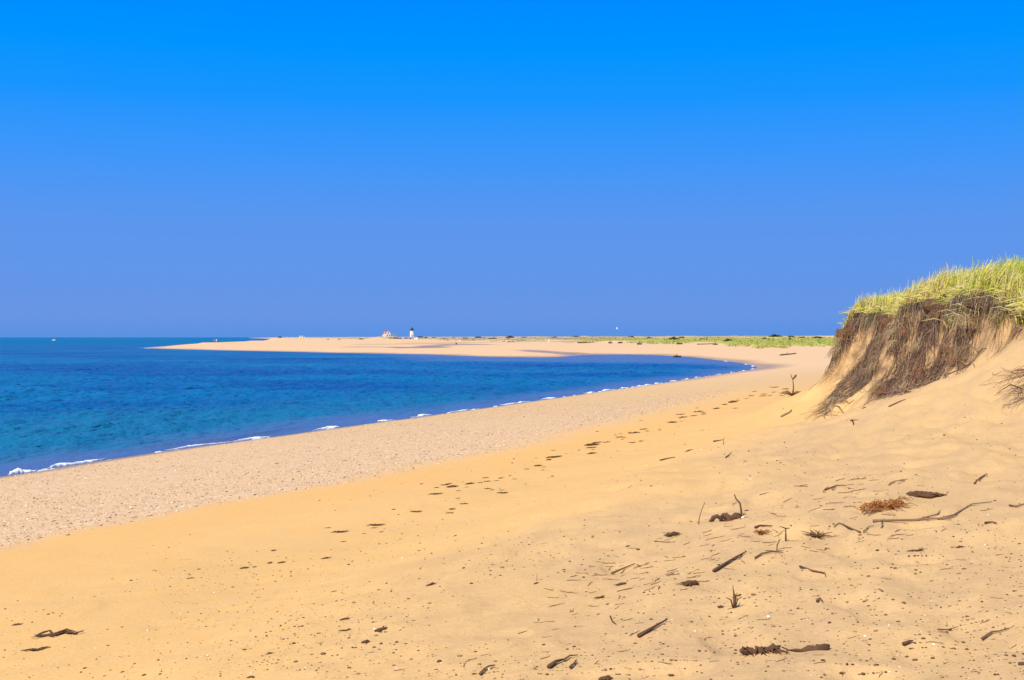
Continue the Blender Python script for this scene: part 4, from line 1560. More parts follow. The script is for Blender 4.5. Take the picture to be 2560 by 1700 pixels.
stick([(2455, 1602), (2480, 1585), (2500, 1582), (2522, 1575)], .007, 'long thin twig near the right edge of the slope')
stick([(2345, 1580), (2370, 1578), (2395, 1572)], .005, 'hair thin pale stalk low on the right of the slope')
stick([(2258, 1616), (2275, 1609), (2282, 1606)], .010, 'short dark stick low on the right of the slope', M_BARK)
stick([(2462, 1310), (2480, 1309), (2492, 1312)], .010, 'stubby dark twig right of the long forked stick', M_BARK)
stick([(2523, 1267), (2540, 1270), (2560, 1264), (2590, 1262)], .009, 'twig running off the right edge beside the litter')
stick([(2222, 1215), (2238, 1205), (2262, 1203), (2244, 1212)], .006, 'bent twig with a triangle shape above the litter')
stick([(2062, 1226), (2078, 1222), (2092, 1216), (2116, 1216)], .009, 'twig heap at the top left of the litter band', M_BARK, branches=[[(2058, 1232), (2070, 1219)], [(2080, 1228), (2092, 1219)]])
stick([(2222, 1018), (2250, 1005), (2264, 1000)], .014, 'short stick lying below the hanging roots')
stick([(2130, 1052), (2134, 1060), (2133, 1064)], .016, 'small T shaped dark stick on the slope below the roots', M_BARK, branches=[[(2126, 1053), (2134, 1052), (2146, 1051)]])

# half buried dark root stump with a hollow
b = ground_at(1812, 1303)
root = empty('root_stump', b)
tag(root, 'dark hollow root stump half buried in the sand beside the curved twig', 'stump')
mb = MB()
mb.lump((.06, .02, .005), (.085, .05, .055), 3, .75, 16, 10)
mb.lump((.115, .03, .02), (.04, .04, .035), 5, .8)
mb.build('stump', M_BARK, root, True)
mb = MB()
mb.tube([(-.13, 0, -.01), (-.11, -.01, .035), (-.075, -.012, .05), (-.04, -.01, .03), (-.03, 0, -.01)], [.022, .022, .02, .02, .022], 7)
mb.build('root_loop', M_BARK, root, True)
mb = MB()
mb.tube([(.155, -.02, .0), (.16, -.03, .035), (.17, -.03, .05)], [.012, .014, .008], 6)
mb.build('pale_chip', M_SHELL, root, True)

# rusty weed heap and the bark slab above it
b = ground_at(2215, 1282)
mb = MB()
for i in range(150):
    s = random.random()
    x, y = -.22 + .46 * s + random.gauss(0, .03), .0 + .30 * s + random.gauss(0, .05)
    a = random.gauss(.5, .9)
    ln = random.uniform(.05, .15)
    z0 = .12 * .55 * s * 0 + random.uniform(.0, .05)
    mb.tube([(x, y, z0), (x + .5 * ln * math.cos(a), y + .5 * ln * math.sin(a), z0 + random.uniform(.005, .04)), (x + ln * math.cos(a), y + ln * math.sin(a), z0 + random.uniform(-.01, .02))], [.0045, .004, .002], 4)
o = mb.build('rusty_seaweed_heap', M_RUST)
on_ground(o, b)
tag(o, 'rust coloured heap of wiry seaweed lying below a dark bark slab', 'seaweed')
b = ground_at(2306, 1243)
mb = MB()
mb.lump((0, 0, .02), (.145, .05, .035), 9, .35, 16, 8)
mb.lump((-.11, -.03, .02), (.07, .04, .03), 12, .5)
mb.lump((.13, .02, .02), (.05, .03, .022), 14, .5)
for i in range(26):
    x = random.uniform(-.16, .14)
    mb.tube([(x, random.uniform(-.04, .04), .045), (x + .08, random.uniform(-.05, .05), .05), (x + .15, random.uniform(-.05, .05), .02)], [.006, .006, .003], 4)
o = mb.build('bark_slab', M_BARK, None, True)
on_ground(o, b, .10)
tag(o, 'flat dark bark slab lying at the top of the rusty seaweed heap', 'bark')

# half buried log near the bottom
b = ground_at(1950, 1628)
root = empty('buried_log', b)
tag(root, 'half buried rotten log showing in two places on the lower slope', 'log')
mb = MB()
mb.lump((-.06, 0, -.008), (.075, .03, .038), 21, .7, 16, 8)
mb.lump((-.15, 0, -.012), (.07, .025, .026), 23, .7, 14, 8)
for i in range(16):
    x = random.uniform(-.21, .03)
    y0 = random.uniform(-.03, .02)
    mb.tube([(x, y0, .022), (x + random.uniform(-.02, .03), y0 - .03, .018), (x + random.uniform(-.03, .05), y0 - .055, -.008)], [.004, .005, .002], 4)
mb.build('rotten_end', M_BARK, root, True)
mb = MB()
mb.lump((.14, .03, -.014), (.08, .018, .026), 25, .8, 16, 8)
mb.lump((.23, .035, .006), (.055, .022, .022), 27, .5)
mb.build('bark_end', M_BARK, root, True)


def dry_tuft(name, px, label, h, w, n, mat=None, rigid=False):
    b = ground_at(*px)
    mb = MB()
    for i in range(n):
        a, r = random.uniform(0, 6.28), random.uniform(.15, 1) * w
        hh = h * random.uniform(.4, 1)
        p1 = Vector((.4 * r * math.cos(a), .4 * r * math.sin(a), hh * .6))
        p2 = Vector((r * math.cos(a), r * math.sin(a), hh * random.uniform(.6, 1.05)))
        mb.tube([(0, 0, -.03), p1, p2], [.006, .005, .002], 4)
    o = mb.build(name, mat or M_TWIG, None, True)
    o.location = b
    tag(o, label, 'plant')
    return o


dry_tuft('dry_plant', (1836, 1520), 'dry straw tuft with a drooping head on the lower slope', .15, .07, 7)
b = ground_at(1982, 989)
mb = MB()
mb.tube([(0, 0, -.05), (.02, 0, .25), (0, 0, .48)], [.022, .018, .012], 6)
mb.tube([(0, 0, .46), (.07, 0, .55), (.10, .0, .60)], [.014, .035, .02], 6)
mb.tube([(0, 0, .46), (-.04, 0, .56), (-.05, 0, .62)], [.012, .012, .006], 5)
for i in range(26):
    a = random.uniform(2.2, 6.6)
    r = random.uniform(.15, .42)
    mb.tube([(0, 0, .0), (r * .5 * math.cos(a), .2 * math.sin(a), .10 * random.random() + .03), (r * math.cos(a), .3 * math.sin(a), random.uniform(.0, .16))], [.014, .011, .005], 4)
o = mb.build('dead_plant', M_TWIG, None, True)
o.location = b
tag(o, 'dead twiggy plant with a knobbed stalk at the seaward foot of the bluff', 'plant')
dry_tuft('dry_plant', (1905, 1335), 'low reddish wiry tuft beneath the dark curved twig', .05, .10, 26, M_RUST)
dry_tuft('dry_plant', (2040, 1342), 'low dark matted tuft in the middle of the twig litter', .05, .14, 40)

for (u, v, w_, lab) in [(1921, 1543, 13, 'small white shell on smooth sand below the dry tuft'), (2163, 1591, 9, 'white shell chip beside the dark curled scrap'),
                       (2334, 1612, 8, 'white shell chip low on the right of the slope'), (1006, 1396, 7, 'tiny pale shell on the yellow sand')]:
    mb = MB()
    mb.lump((0, 0, .1), (.5, .42, .22), u, .3)
    me = proto(mb, 'shell', M_SHELL)
    put_piece('shell', me, u, v, w_, lab, 'shell', None, u)

# twig litter: the bigger twigs one by one
LITTER = [(1340, 1480), (1560, 1372), (1700, 1310), (1900, 1232), (2110, 1190), (2300, 1196), (2480, 1275), (2400, 1345), (2160, 1362), (1950, 1395), (1760, 1455), (1560, 1525), (1390, 1545)]
pos = sample_poly(LITTER, 205)
for u, v in pos:
    ln = random.uniform(14, 46) * (v / 1380)
    put_piece('twig', random.choice(TWIGS), u, v, ln, 'short twig lying in the band of twig litter across the dune slope', 'twig', 'twigs in the litter band', random.gauss(.45, .75), 1.0)
pos = sample_poly([(900, 1700), (1250, 1560), (1700, 1470), (2050, 1400), (2560, 1290), (2560, 1700)], 95)
for u, v in pos:
    ln = random.uniform(12, 38) * (v / 1500)
    put_piece('twig', random.choice(TWIGS), u, v, ln, 'stray twig on the smooth lower dune slope below the litter band', 'twig', 'stray twigs on the lower slope', random.gauss(.5, .7), 1.0)

# ------------------------------------------------------------------ far shore: lighthouse, keeper's house, cars, people, boat, gull
M_WHITE = plain('white_paint', (.82, .80, .76), .6, .04, 2)
M_RED = plain('red_roof', (.42, .075, .06), .7, .15, 1.5)
M_BLACKM = plain('dark_iron', (.035, .035, .06), .5, .2, 3)
M_GLASS = plain('dark_glass', (.03, .045, .07), .12, .2, 1, .6)
M_TYRE = plain('tyre_rubber', (.03, .03, .03), .9)
M_GREYW = plain('grey_shingle_wall', (.36, .31, .27), .85, .15, 2)
M_BRICK = plain('chimney_brick', (.33, .16, .11), .85, .15, 4)
M_PLAT = plain('sandy_plinth', (.45, .36, .26), .9)


def far_spot(u, d, dz=0.0):
    x = (u - 1280) / FPX * d
    return Vector((x, d, float(height(np.array([x]), np.array([d]))[0]) + dz))


# lighthouse
p = far_spot(1030, 1630, -.4)
root = empty('lighthouse', p)
tag(root, 'short white lighthouse tower with a black lantern top on the far spit', 'lighthouse')
mb = MB(); mb.lathe([(3.0, 0), (3.0, .6), (2.75, .7), (2.45, 8.6), (2.6, 8.7), (2.6, 8.95)], 24); mb.build('tower', M_WHITE, root)
mb = MB(); mb.lathe([(2.5, 8.96), (3.3, 9.1), (3.3, 9.3), (2.2, 9.31)], 24); g = mb.build('gallery', M_BLACKM, root)
mb = MB()
for i in range(12):
    a = i * math.pi / 6
    mb.tube([(3.15 * math.cos(a), 3.15 * math.sin(a), 9.3), (3.15 * math.cos(a), 3.15 * math.sin(a), 10.3)], .05, 5)
ring = [(3.15 * math.cos(i * math.pi / 12), 3.15 * math.sin(i * math.pi / 12), 10.3) for i in range(25)]
mb.tube(ring, .06, 5); mb.tube([(x, y, 9.8) for x, y, z in ring], .04, 5)
mb.build('railing', M_BLACKM, g)
mb = MB(); mb.lathe([(1.5, 9.32), (1.5, 10.0), (1.46, 10.02), (1.46, 11.4), (1.6, 11.45)], 12); l = mb.build('lantern_room', M_BLACKM, root)
mb = MB()
for i in range(12):
    a = (i + .5) * math.pi / 6
    mb.box((1.47 * math.cos(a), 1.47 * math.sin(a), 10.7), (.05, .6, 1.2), a)
mb.build('glazing', M_GLASS, l)
mb = MB(); mb.lathe([(1.75, 11.46), (1.5, 11.9), (.8, 12.5), (.25, 12.8), (.2, 13.1), (.3, 13.3), (.05, 13.5), (.03, 15.0)], 16); mb.build('roof', M_BLACKM, root)
mb = MB(); mb.box((0, -2.78, 1.7), (1.1, .3, 2.2)); mb.build('door', M_BLACKM, root)
for z in (3.6, 6.6):
    mb = MB(); mb.box((-.4, -2.70 + (z - .7) * .04 + .05, z), (.6, .3, .95)); mb.build('window', M_GLASS, root)


# keeper's house: main block with its gable to the right, red roof, side wing
p = far_spot(967, 1640, -.3)
root = empty('keepers_house', p, math.radians(-57))
tag(root, 'white keepers house with a red roof left of the lighthouse', 'house')
mb = MB(); mb.box((0, 0, 2.1), (9.0, 7.0, 4.2)); mb.prism([(-3.5, 4.2), (3.5, 4.2), (2.6, 6.0), (0, 7.5), (-2.6, 6.0)], -4.5, 4.5)
# the prism above runs along y; turn it so its ridge runs along x
for i in range(8, len(mb.v)):
    x, y, z = mb.v[i]
    mb.v[i] = (y, x, z)
mb.build('wall', M_WHITE, root)
mb = MB()
prof = [(-3.9, 3.95), (-2.75, 6.15), (0, 7.75), (2.75, 6.15), (3.9, 3.95), (3.65, 3.95), (2.6, 6.02), (0, 7.52), (-2.6, 6.02), (-3.65, 3.95)]
half = [prof[:3] + [prof[7], prof[8], prof[9]], [prof[2], prof[3], prof[4], prof[5], prof[6], prof[7]]]
for hlf in half:
    b0 = len(mb.v)
    mb.prism(hlf, -4.8, 4.4)
    for i in range(b0, len(mb.v)):
        x, y, z = mb.v[i]
        mb.v[i] = (y, x, z)
rf = mb.build('roof', M_RED, root)
mb = MB(); mb.box((-1.0, .3, 8.0), (.9, .9, 2.2)); mb.build('chimney', M_BRICK, rf)
dm = MB(); dm.box((.6, -3.0, 5.45), (1.8, 1.6, 1.5)); d_ = dm.build('dormer', M_WHITE, root)
dm = MB(); dm.box((.6, -3.83, 5.55), (.9, .06, .9)); dm.build('dormer_window', M_GLASS, d_)
for x, z in ((-2.6, 1.9), (.4, 1.9), (2.9, 1.9)):
    mb = MB(); mb.box((x, -3.52, z), (1.0, .10, 1.6)); w_ = mb.build('window', M_GLASS, root)
    mb = MB(); mb.box((x, -3.56, z - .88), (1.25, .16, .12)); mb.build('sill', M_WHITE, w_)
for y, z in ((-1.5, 1.9), (1.5, 1.9), (0, 5.3)):
    mb = MB(); mb.box((4.52, y, z), (.10, .95, 1.5)); mb.build('window', M_GLASS, root)
mb = MB(); mb.box((-6.3, -.6, 1.4), (3.4, 5.2, 2.8)); wg = mb.build('side_porch', M_GREYW, root)
mb = MB(); mb.prism([(-8.2, 2.78), (-4.52, 2.78), (-4.52, 4.3)], -3.5, 2.3); mb.build('porch_roof', M_BLACKM, wg)
mb = MB(); mb.box((-6.9, -3.22, 1.5), (1.0, .1, 1.5)); mb.build('porch_window', M_WHITE, wg)
mb = MB(); mb.box((-5.2, -3.22, 1.1), (1.0, .1, 2.1)); mb.build('door', M_GLASS, wg)

p = far_spot(986, 1645, -.3)
root = empty('shed', p, math.radians(20))
tag(root, 'low pinkish shed against the right side of the keepers house', 'shed')
mb = MB(); mb.box((0, 0, 1.2), (3.6, 3.0, 2.4)); mb.build('wall', plain('pink_shingle', (.50, .33, .28), .85), root)
mb = MB(); mb.prism([(-2.1, 2.42), (2.1, 2.42), (0, 3.6)], -1.8, 1.8); mb.build('roof', M_GREYW, root)
mb = MB(); mb.box((.3, -1.52, 1.0), (1.0, .1, 1.9)); mb.build('door', M_GREYW, root)

p = far_spot(1042.3, 1470, -.1)
root = empty('oil_house', p, math.radians(-8))
tag(root, 'low white flat roofed outbuilding right of the lighthouse foot', 'outbuilding')
mb = MB(); mb.box((0, 0, 1.0), (5.6, 3.2, 2.0)); mb.build('wall', M_WHITE, root)
mb = MB(); mb.box((0, 0, 2.12), (6.0, 3.6, .22)); mb.build('roof', M_PLAT, root)
mb = MB(); mb.box((2.2, -1.62, .9), (.9, .1, 1.7)); mb.build('door', M_BLACKM, root)
mb = MB(); mb.box((-1.2, -1.62, 1.2), (.8, .1, .7)); mb.build('window', M_GLASS, root)


def car(name, u, d, label, mat, shape, rz, cat='car'):
    p = far_spot(u, d)
    root = empty(name, p, rz)
    tag(root, label, cat, 'cars parked on the far beach')
    L, W = shape['L'], 1.85
    mb = MB()
    prof = shape['prof']
    b0 = 0
    mb.prism(prof, -W / 2, W / 2)
    mb.build('body', mat, root)
    mb = MB()
    for q in shape['win']:
        for sy in (-W / 2 - .02, W / 2 - .0):
            mb.prism(q, sy, sy + .02)
    wq = shape['shield']
    for (xa, za), (xb, zb) in wq:
        mb.add([(xa, -W * .42, za), (xb, -W * .40, zb), (xb, W * .40, zb), (xa, W * .42, za)], [(0, 1, 2, 3)])
    mb.build('windows', M_GLASS, root)
    for x in (-L * .31, L * .31):
        for y in (-W / 2 + .08, W / 2 - .08):
            mb = MB()
            mb.lathe([(.36, -.12), (.38, -.08), (.38, .08), (.36, .12)], 14)
            mb.v = [(x + a, y + c, .38 + b) for a, b, c in mb.v]
            wh_ = mb.build('wheel', M_TYRE, root)
            mb = MB()
            mb.lathe([(.2, -.13), (.2, .13)], 10)
            mb.v = [(x + a, y + c, .38 + b) for a, b, c in mb.v]
            mb.build('rim', M_GREYW, wh_)
    for y in (-.62, .62):
        mb = MB(); mb.box((L / 2 + .0, y, .85), (.08, .32, .2)); mb.build('headlight', M_WHITE, root)
    return root


SUV = dict(L=4.6, prof=[(-2.3, .4), (2.3, .4), (2.3, 1.0), (1.3, 1.1), (.75, 1.75), (-2.1, 1.78), (-2.3, 1.1)],
           win=[[(.55, 1.62), (.95, 1.15), (-.5, 1.15), (-.5, 1.65)], [(-.62, 1.65), (-.62, 1.15), (-1.95, 1.15), (-1.9, 1.65)]], shield=[((1.33, 1.12), (.80, 1.72)), ((-2.32, 1.15), (-2.14, 1.7))])
VAN = dict(L=5.4, prof=[(-2.7, .4), (2.7, .4), (2.7, 1.15), (2.2, 1.3), (1.7, 2.3), (-2.6, 2.4), (-2.7, 1.2)],
           win=[[(1.5, 2.1), (1.95, 1.4), (.6, 1.4), (.6, 2.1)], [(-.2, 2.1), (-.2, 1.45), (-1.2, 1.45), (-1.2, 2.1)]], shield=[((2.23, 1.33), (1.75, 2.22)), ((-2.72, 1.4), (-2.63, 2.2))])
PICK = dict(L=5.2, prof=[(-2.6, .4), (2.6, .4), (2.6, 1.0), (1.5, 1.1), (1.0, 1.8), (-.4, 1.8), (-.6, 1.1), (-2.6, 1.1)],
            win=[[(.85, 1.68), (1.2, 1.18), (-.35, 1.18), (-.3, 1.68)]], shield=[((1.53, 1.12), (1.05, 1.76)), ((-.58, 1.15), (-.43, 1.72))])
car('parked_van', 755, 1236, 'white van with dark windows parked alone on the spit ridge', M_WHITE, VAN, .5, 'van')
car('parked_car', 700, 1200, 'small dark car on the spit ridge left of the white van', plain('dark_blue_paint', (.05, .06, .11), .35, .1, 2, .5), SUV, 1.3)
car('parked_car', 977.5, 1480, 'grey green car below the keepers house, leftmost of the parked row', plain('grey_green_paint', (.20, .21, .16), .35, .1, 2, .5), SUV, .15)
car('parked_car', 987, 1480, 'dark brown car second in the row below the lighthouse', plain('brown_paint', (.13, .05, .03), .35, .1, 2, .5), SUV, .9)
car('parked_car', 993.5, 1500, 'small rust brown car third in the row below the lighthouse', plain('rust_paint', (.19, .09, .06), .35, .1, 2, .5), SUV, 1.25)
car('parked_car', 1004, 1500, 'low white car in the middle of the parked row', M_WHITE, PICK, .1)
car('parked_truck', 1014.5, 1490, 'bright blue truck left of the lighthouse foot', plain('blue_paint', (.07, .08, .42), .35, .1, 2, .5), PICK, .5, 'truck')
car('parked_car', 1024.5, 1480, 'silver grey car just left of the lighthouse foot', plain('silver_paint', (.42, .42, .48), .3, .05, 2, .5), SUV, .8)


def person(u, d, label, top, bottom, rz=0.0, walk=.12, skin=(.50, .30, .21), hair=(.06, .04, .03)):
    p = far_spot(u, d)
    root = empty('person', p, rz)
    tag(root, label, 'person', 'people on the spit')
    me = bpy.data.meshes.new('body')
    vs = [(0, 0, .96), (0, 0, 1.15), (0, 0, 1.38), (0, 0, 1.50), (0, .01, 1.60), (0, .01, 1.70),
          (-.10, 0, .90), (-.11, walk, .50), (-.11, walk * .6, .08), (-.11, walk * .6 + .14, .03),
          (.10, 0, .90), (.11, -walk, .50), (.11, -walk * 1.6, .08), (.11, -walk * 1.6 + .14, .03),
          (-.19, 0, 1.40), (-.25, -.03, 1.13), (-.24, .06, .90), (-.235, .08, .80),
          (.19, 0, 1.40), (.25, .03, 1.13), (.24, .08, .90), (.235, .10, .80)]
    es = [(0, 1), (1, 2), (2, 3), (3, 4), (4, 5), (0, 6), (6, 7), (7, 8), (8, 9), (0, 10), (10, 11), (11, 12), (12, 13), (2, 14), (14, 15), (15, 16), (16, 17), (2, 18), (18, 19), (19, 20), (20, 21)]
    me.from_pydata(vs, es, [])
    o = link_mesh('body', me, plain('skin', skin, .6, .05), root)
    rad = [(.15, .11), (.135, .10), (.17, .11), (.055, .055), (.085, .10), (.075, .09), (.09, .09), (.058, .06), (.04, .045), (.04, .03), (.09, .09), (.058, .06), (.04, .045), (.04, .03),
           (.06, .06), (.042, .042), (.03, .03), (.035, .02), (.06, .06), (.042, .042), (.03, .03), (.035, .02)]
    sk = o.modifiers.new('skin', 'SKIN')
    for i, r in enumerate(rad):
        me.skin_vertices[0].data[i].radius = r
    me.skin_vertices[0].data[0].use_root = True
    ss_ = o.modifiers.new('sub', 'SUBSURF'); ss_.levels = 1; ss_.render_levels = 1
    mb = MB(); mb.lathe([(.17, .92), (.185, 1.0), (.165, 1.15), (.205, 1.36), (.12, 1.47), (.07, 1.5)], 14)
    mb.tube([(-.15, 0, 1.43), (-.24, -.02, 1.2)], [.085, .075], 8); mb.tube([(.15, 0, 1.43), (.24, .02, 1.2)], [.085, .075], 8)
    mb.build('shirt', plain('shirt_cloth', top, .85), root, True)
    mb = MB(); mb.lathe([(.19, .78), (.19, .98), (.16, 1.0)], 14)
    mb.tube([(-.10, 0, .92), (-.11, walk * .8, .55)], [.115, .10], 8); mb.tube([(.10, 0, .92), (.11, -walk * .8, .55)], [.115, .10], 8)
    mb.build('shorts', plain('shorts_cloth', bottom, .85), root, True)
    mb = MB(); mb.lump((0, -.015, 1.70), (.10, .115, .10), 2, .1)
    mb.build('hair', plain('hair', hair, .8), root, True)
    return root


person(536.2, 600, 'person in a red and pink top walking on the spit', (.62, .10, .12), (.55, .16, .18), .3)
person(541.2, 598, 'person in a pale blue and white top beside one in red', (.70, .76, .82), (.62, .68, .75), -.2)
person(650, 900, 'person in dark clothes alone on the spit crest', (.05, .05, .08), (.06, .06, .09), .2)
person(708.5, 1210, 'person in a lilac top by the small dark car', (.45, .42, .66), (.3, .28, .42), .4)
person(717, 1215, 'person in a pale blue top between the dark car and white van', (.55, .62, .85), (.6, .62, .8), 0)
p = ground_at(1767, 854)
person(1767, p.y, 'person in dark clothes standing on the grassy dune', (.05, .045, .045), (.05, .05, .06), .8)

# motor boat far out on the left
d = 1500
root = empty('motor_boat', ((135 - 1280) / FPX * d, d, 0), math.radians(15))
tag(root, 'small white motor boat far out on the open sea', 'boat')
mb = MB()
N_ = 9
hv = []
for i in range(N_):
    s = i / (N_ - 1)
    w_ = 1.1 * (1 - max(0, (s - .45) / .55) ** 2.2) + .01
    for (yy_, zz_) in ((-w_, 1.1 + .35 * s), (-w_ * .75, .05), (0, -.35 + .3 * max(0, s - .6)), (w_ * .75, .05), (w_, 1.1 + .35 * s)):
        hv.append((-2.5 + 5 * s, yy_, zz_))
hf = []
for i in range(N_ - 1):
    for j in range(4):
        a = i * 5 + j
        hf.append((a, a + 1, a + 6, a + 5))
    hf.append((i * 5 + 4, i * 5, i * 5 + 5, i * 5 + 9))
hf.append((0, 1, 2, 3, 4)); hf.append(tuple(range(N_ * 5 - 1, N_ * 5 - 6, -1)))
mb.add(hv, hf); mb.build('hull', M_WHITE, root)
mb = MB(); mb.prism([(-.9, 1.2), (1.2, 1.3), (.8, 2.5), (-.8, 2.5)], -.8, .8); cb = mb.build('cabin', M_WHITE, root)
mb = MB(); mb.box((0, 0, 2.0), (1.3, 1.66, .5)); mb.build('cabin_window', M_GLASS, cb)
mb = MB(); mb.box((-.1, 0, 2.58), (2.2, 1.9, .12)); mb.build('canopy', plain('canopy_cloth', (.30, .14, .12), .8), root)
mb = MB(); mb.tube([(-.3, 0, 2.6), (-.3, 0, 4.4)], .05, 5); mb.build('mast', M_BLACKM, root)

# gull on the wing
d = 380
p = Vector(((1543 - 1280) / FPX * d, d, EYE - (822.5 - HOR) / FPX * d))
root = empty('gull', p, math.radians(25))
tag(root, 'white gull flying with raised wings above the far dunes', 'gull')
mb = MB()
mb.tube([(-.30, 0, .0), (-.2, 0, .01), (-.05, 0, 0), (.10, 0, .0), (.19, 0, .03), (.25, 0, .05), (.31, 0, .04), (.36, 0, .03)], [.03, .05, .085, .08, .05, .048, .03, .006], 10)
mb.add([(-.26, -.05, .0), (-.44, -.09, .0), (-.46, 0, .015), (-.44, .09, .0), (-.26, .05, .0), (-.30, 0, .02)], [(0, 1, 2, 5), (5, 2, 3, 4)])
mb.build('body', M_WHITE, root, True)
for sg in (-1, 1):
    mb = MB()
    top = [(.08, sg * .05, .04), (.14, sg * .22, .22), (.10, sg * .40, .42), (-.02, sg * .52, .62)]
    bot = [(-.14, sg * .05, .03), (-.08, sg * .22, .20), (-.06, sg * .40, .40), (-.06, sg * .52, .60)]
    vs = top + bot + [(x, y, z + .015) for x, y, z in top] + [(x, y, z + .015) for x, y, z in bot]
    fs = []
    for i in range(3):
        fs += [(i, i + 1, i + 5, i + 4), (i + 8, i + 12, i + 13, i + 9), (i, i + 8, i + 9, i + 1), (i + 4, i + 5, i + 13, i + 12)]
    fs += [(3, 11, 15, 7), (0, 4, 12, 8)]
    mb.add(vs, fs)
    mb.build('wing', M_WHITE, root)


def post(u, v_top, v_bot, w, label, mat, name='beach_post'):
    p = ground_at(u, v_bot)
    h = (v_bot - v_top) / FPX * p.y
    mb = MB()
    mb.tube([(0, 0, -.4), (.02, 0, h * .55), (0, 0, h * .96), (0, 0, h)], [w, w * .95, w * .9, w * .5], 8)
    mb.box((0, -w * 1.05, h * .86), (w * 2.6, w * .5, h * .16))
    o = mb.build(name, mat)
    o.location = p
    tag(o, label, 'post')


post(1372, 847.5, 856, .16, 'taller thin white marker post standing where the beach meets grass', M_WHITE)
post(1150, 849.5, 854.5, .18, 'shorter white marker post at the edge of the tidal pools', M_WHITE)
post(1838.6, 861, 868, .06, 'small dark stake at the grass edge of the far beach', M_BLACKM, 'beach_stake')
post(1140.6, 857, 861, .25, 'stubby dark stake standing on the tidal sand', M_BLACKM, 'beach_stake')


# driftwood logs on the far beach
def log(u1, v1, u2, v2, r, label, mat=None):
    a, b = ground_at(u1, v1), ground_at(u2, v2)
    if abs(a.y - b.y) > .5 * abs(a.x - b.x) + 12:
        b = Vector((b.x * a.y / b.y, a.y + 3, a.z))
    c = (a + b) / 2
    n = 9
    pts, rad = [], []
    for i in range(n):
        s = i / (n - 1)
        q = a.lerp(b, s) - c
        pts.append(q + Vector((random.uniform(-.05, .05), random.uniform(-.05, .05), r * .7 + random.uniform(0, .1) * r)))
        rad.append(r * (1.1 - .45 * s) * random.uniform(.85, 1.1))
    mb = MB()
    mb.tube(pts, rad, 9)
    k = pts[3]
    mb.tube([k, k + Vector((.1, -.1, r * 2.2)), k + Vector((.18, -.12, r * 3.0))], [r * .4, r * .32, r * .2], 6)
    o = mb.build('driftwood_log', mat or M_DRIFT, None, True)
    o.location = c
    tag(o, label, 'driftwood')


log(1950, 889, 1991, 884.5, .16, 'long grey driftwood log on open sand near the head of the bay')
log(1684, 893.2, 1702, 892.8, .22, 'dark driftwood log at the edge of the wet flats', M_BARK)
log(1594, 861.5, 1604, 861.5, .35, 'short dark driftwood at the far grass edge, westmost of the pieces there', M_BARK)
log(1692, 861.2, 1706, 860.8, .35, 'dark driftwood at the far grass edge below the green bushes', M_BARK)
log(1742, 861.5, 1788, 860, .2, 'long pale driftwood below the sandy blowout in the far dunes')
log(1784, 862, 1794, 862, .3, 'dark driftwood stub just right of the sandy blowout', M_BARK)
log(1444, 858, 1500, 858.8, .3, 'long dark driftwood line at the grass edge right of the white post', M_BARK)
log(1410, 857, 1432, 857.5, .22, 'bleached pale driftwood right of the white post', M_PLAT)
log(1522, 858.5, 1530, 858.5, .35, 'single dark driftwood lump on the far sand', M_BARK)
log(1546, 858.5, 1556, 857.5, .3, 'dark forked driftwood beside a single dark lump', M_BARK)

# bushes on the far dunes
M_BUSH = NT('bush_leaves')
nb = M_BUSH.noise(M_BUSH.objpos(), 9, 3)
M_BUSH = M_BUSH.done(M_BUSH.principled(M_BUSH.mix(nb, (.045, .075, .02), (.12, .15, .04)), .7, None, .15))
M_BUSHG = NT('grey_bush_leaves')
nb = M_BUSHG.noise(M_BUSHG.objpos(), 9, 3)
M_BUSHG = M_BUSHG.done(M_BUSHG.principled(M_BUSHG.mix(nb, (.09, .10, .065), (.19, .19, .12)), .7, None, .15))


def bush_mesh(seed, mat):
    r = np.random.default_rng(seed)
    n = 900
    a = r.uniform(0, 6.283, n)
    rr = np.sqrt(r.random(n)) * .5
    lob = .78 + .22 * np.sin(a * 3 + seed) + .12 * r.normal(size=n)
    x, y = rr * np.cos(a) * lob, rr * np.sin(a) * lob
    top = np.maximum(.05, 1 - (rr / .52) ** 2) * (.75 + .25 * np.sin(x * 11 + seed) * np.cos(y * 9)) + .05 * r.normal(size=n)
    z = np.maximum(0, top * (r.random(n) ** .45))
    c = np.stack([x, y, z], 1)
    d1, d2 = r.normal(size=(n, 3)), r.normal(size=(n, 3))
    d1 = d1 / np.linalg.norm(d1, axis=1, keepdims=True) * .055
    d2 = d2 / np.linalg.norm(d2, axis=1, keepdims=True) * .045
    v = np.stack([c - d1, c + d2, c + d1, c - d2], 1).reshape(-1, 3)
    me = np_mesh('bush', v, np.arange(n * 4).reshape(-1, 4), False)
    me.materials.append(mat)
    return me


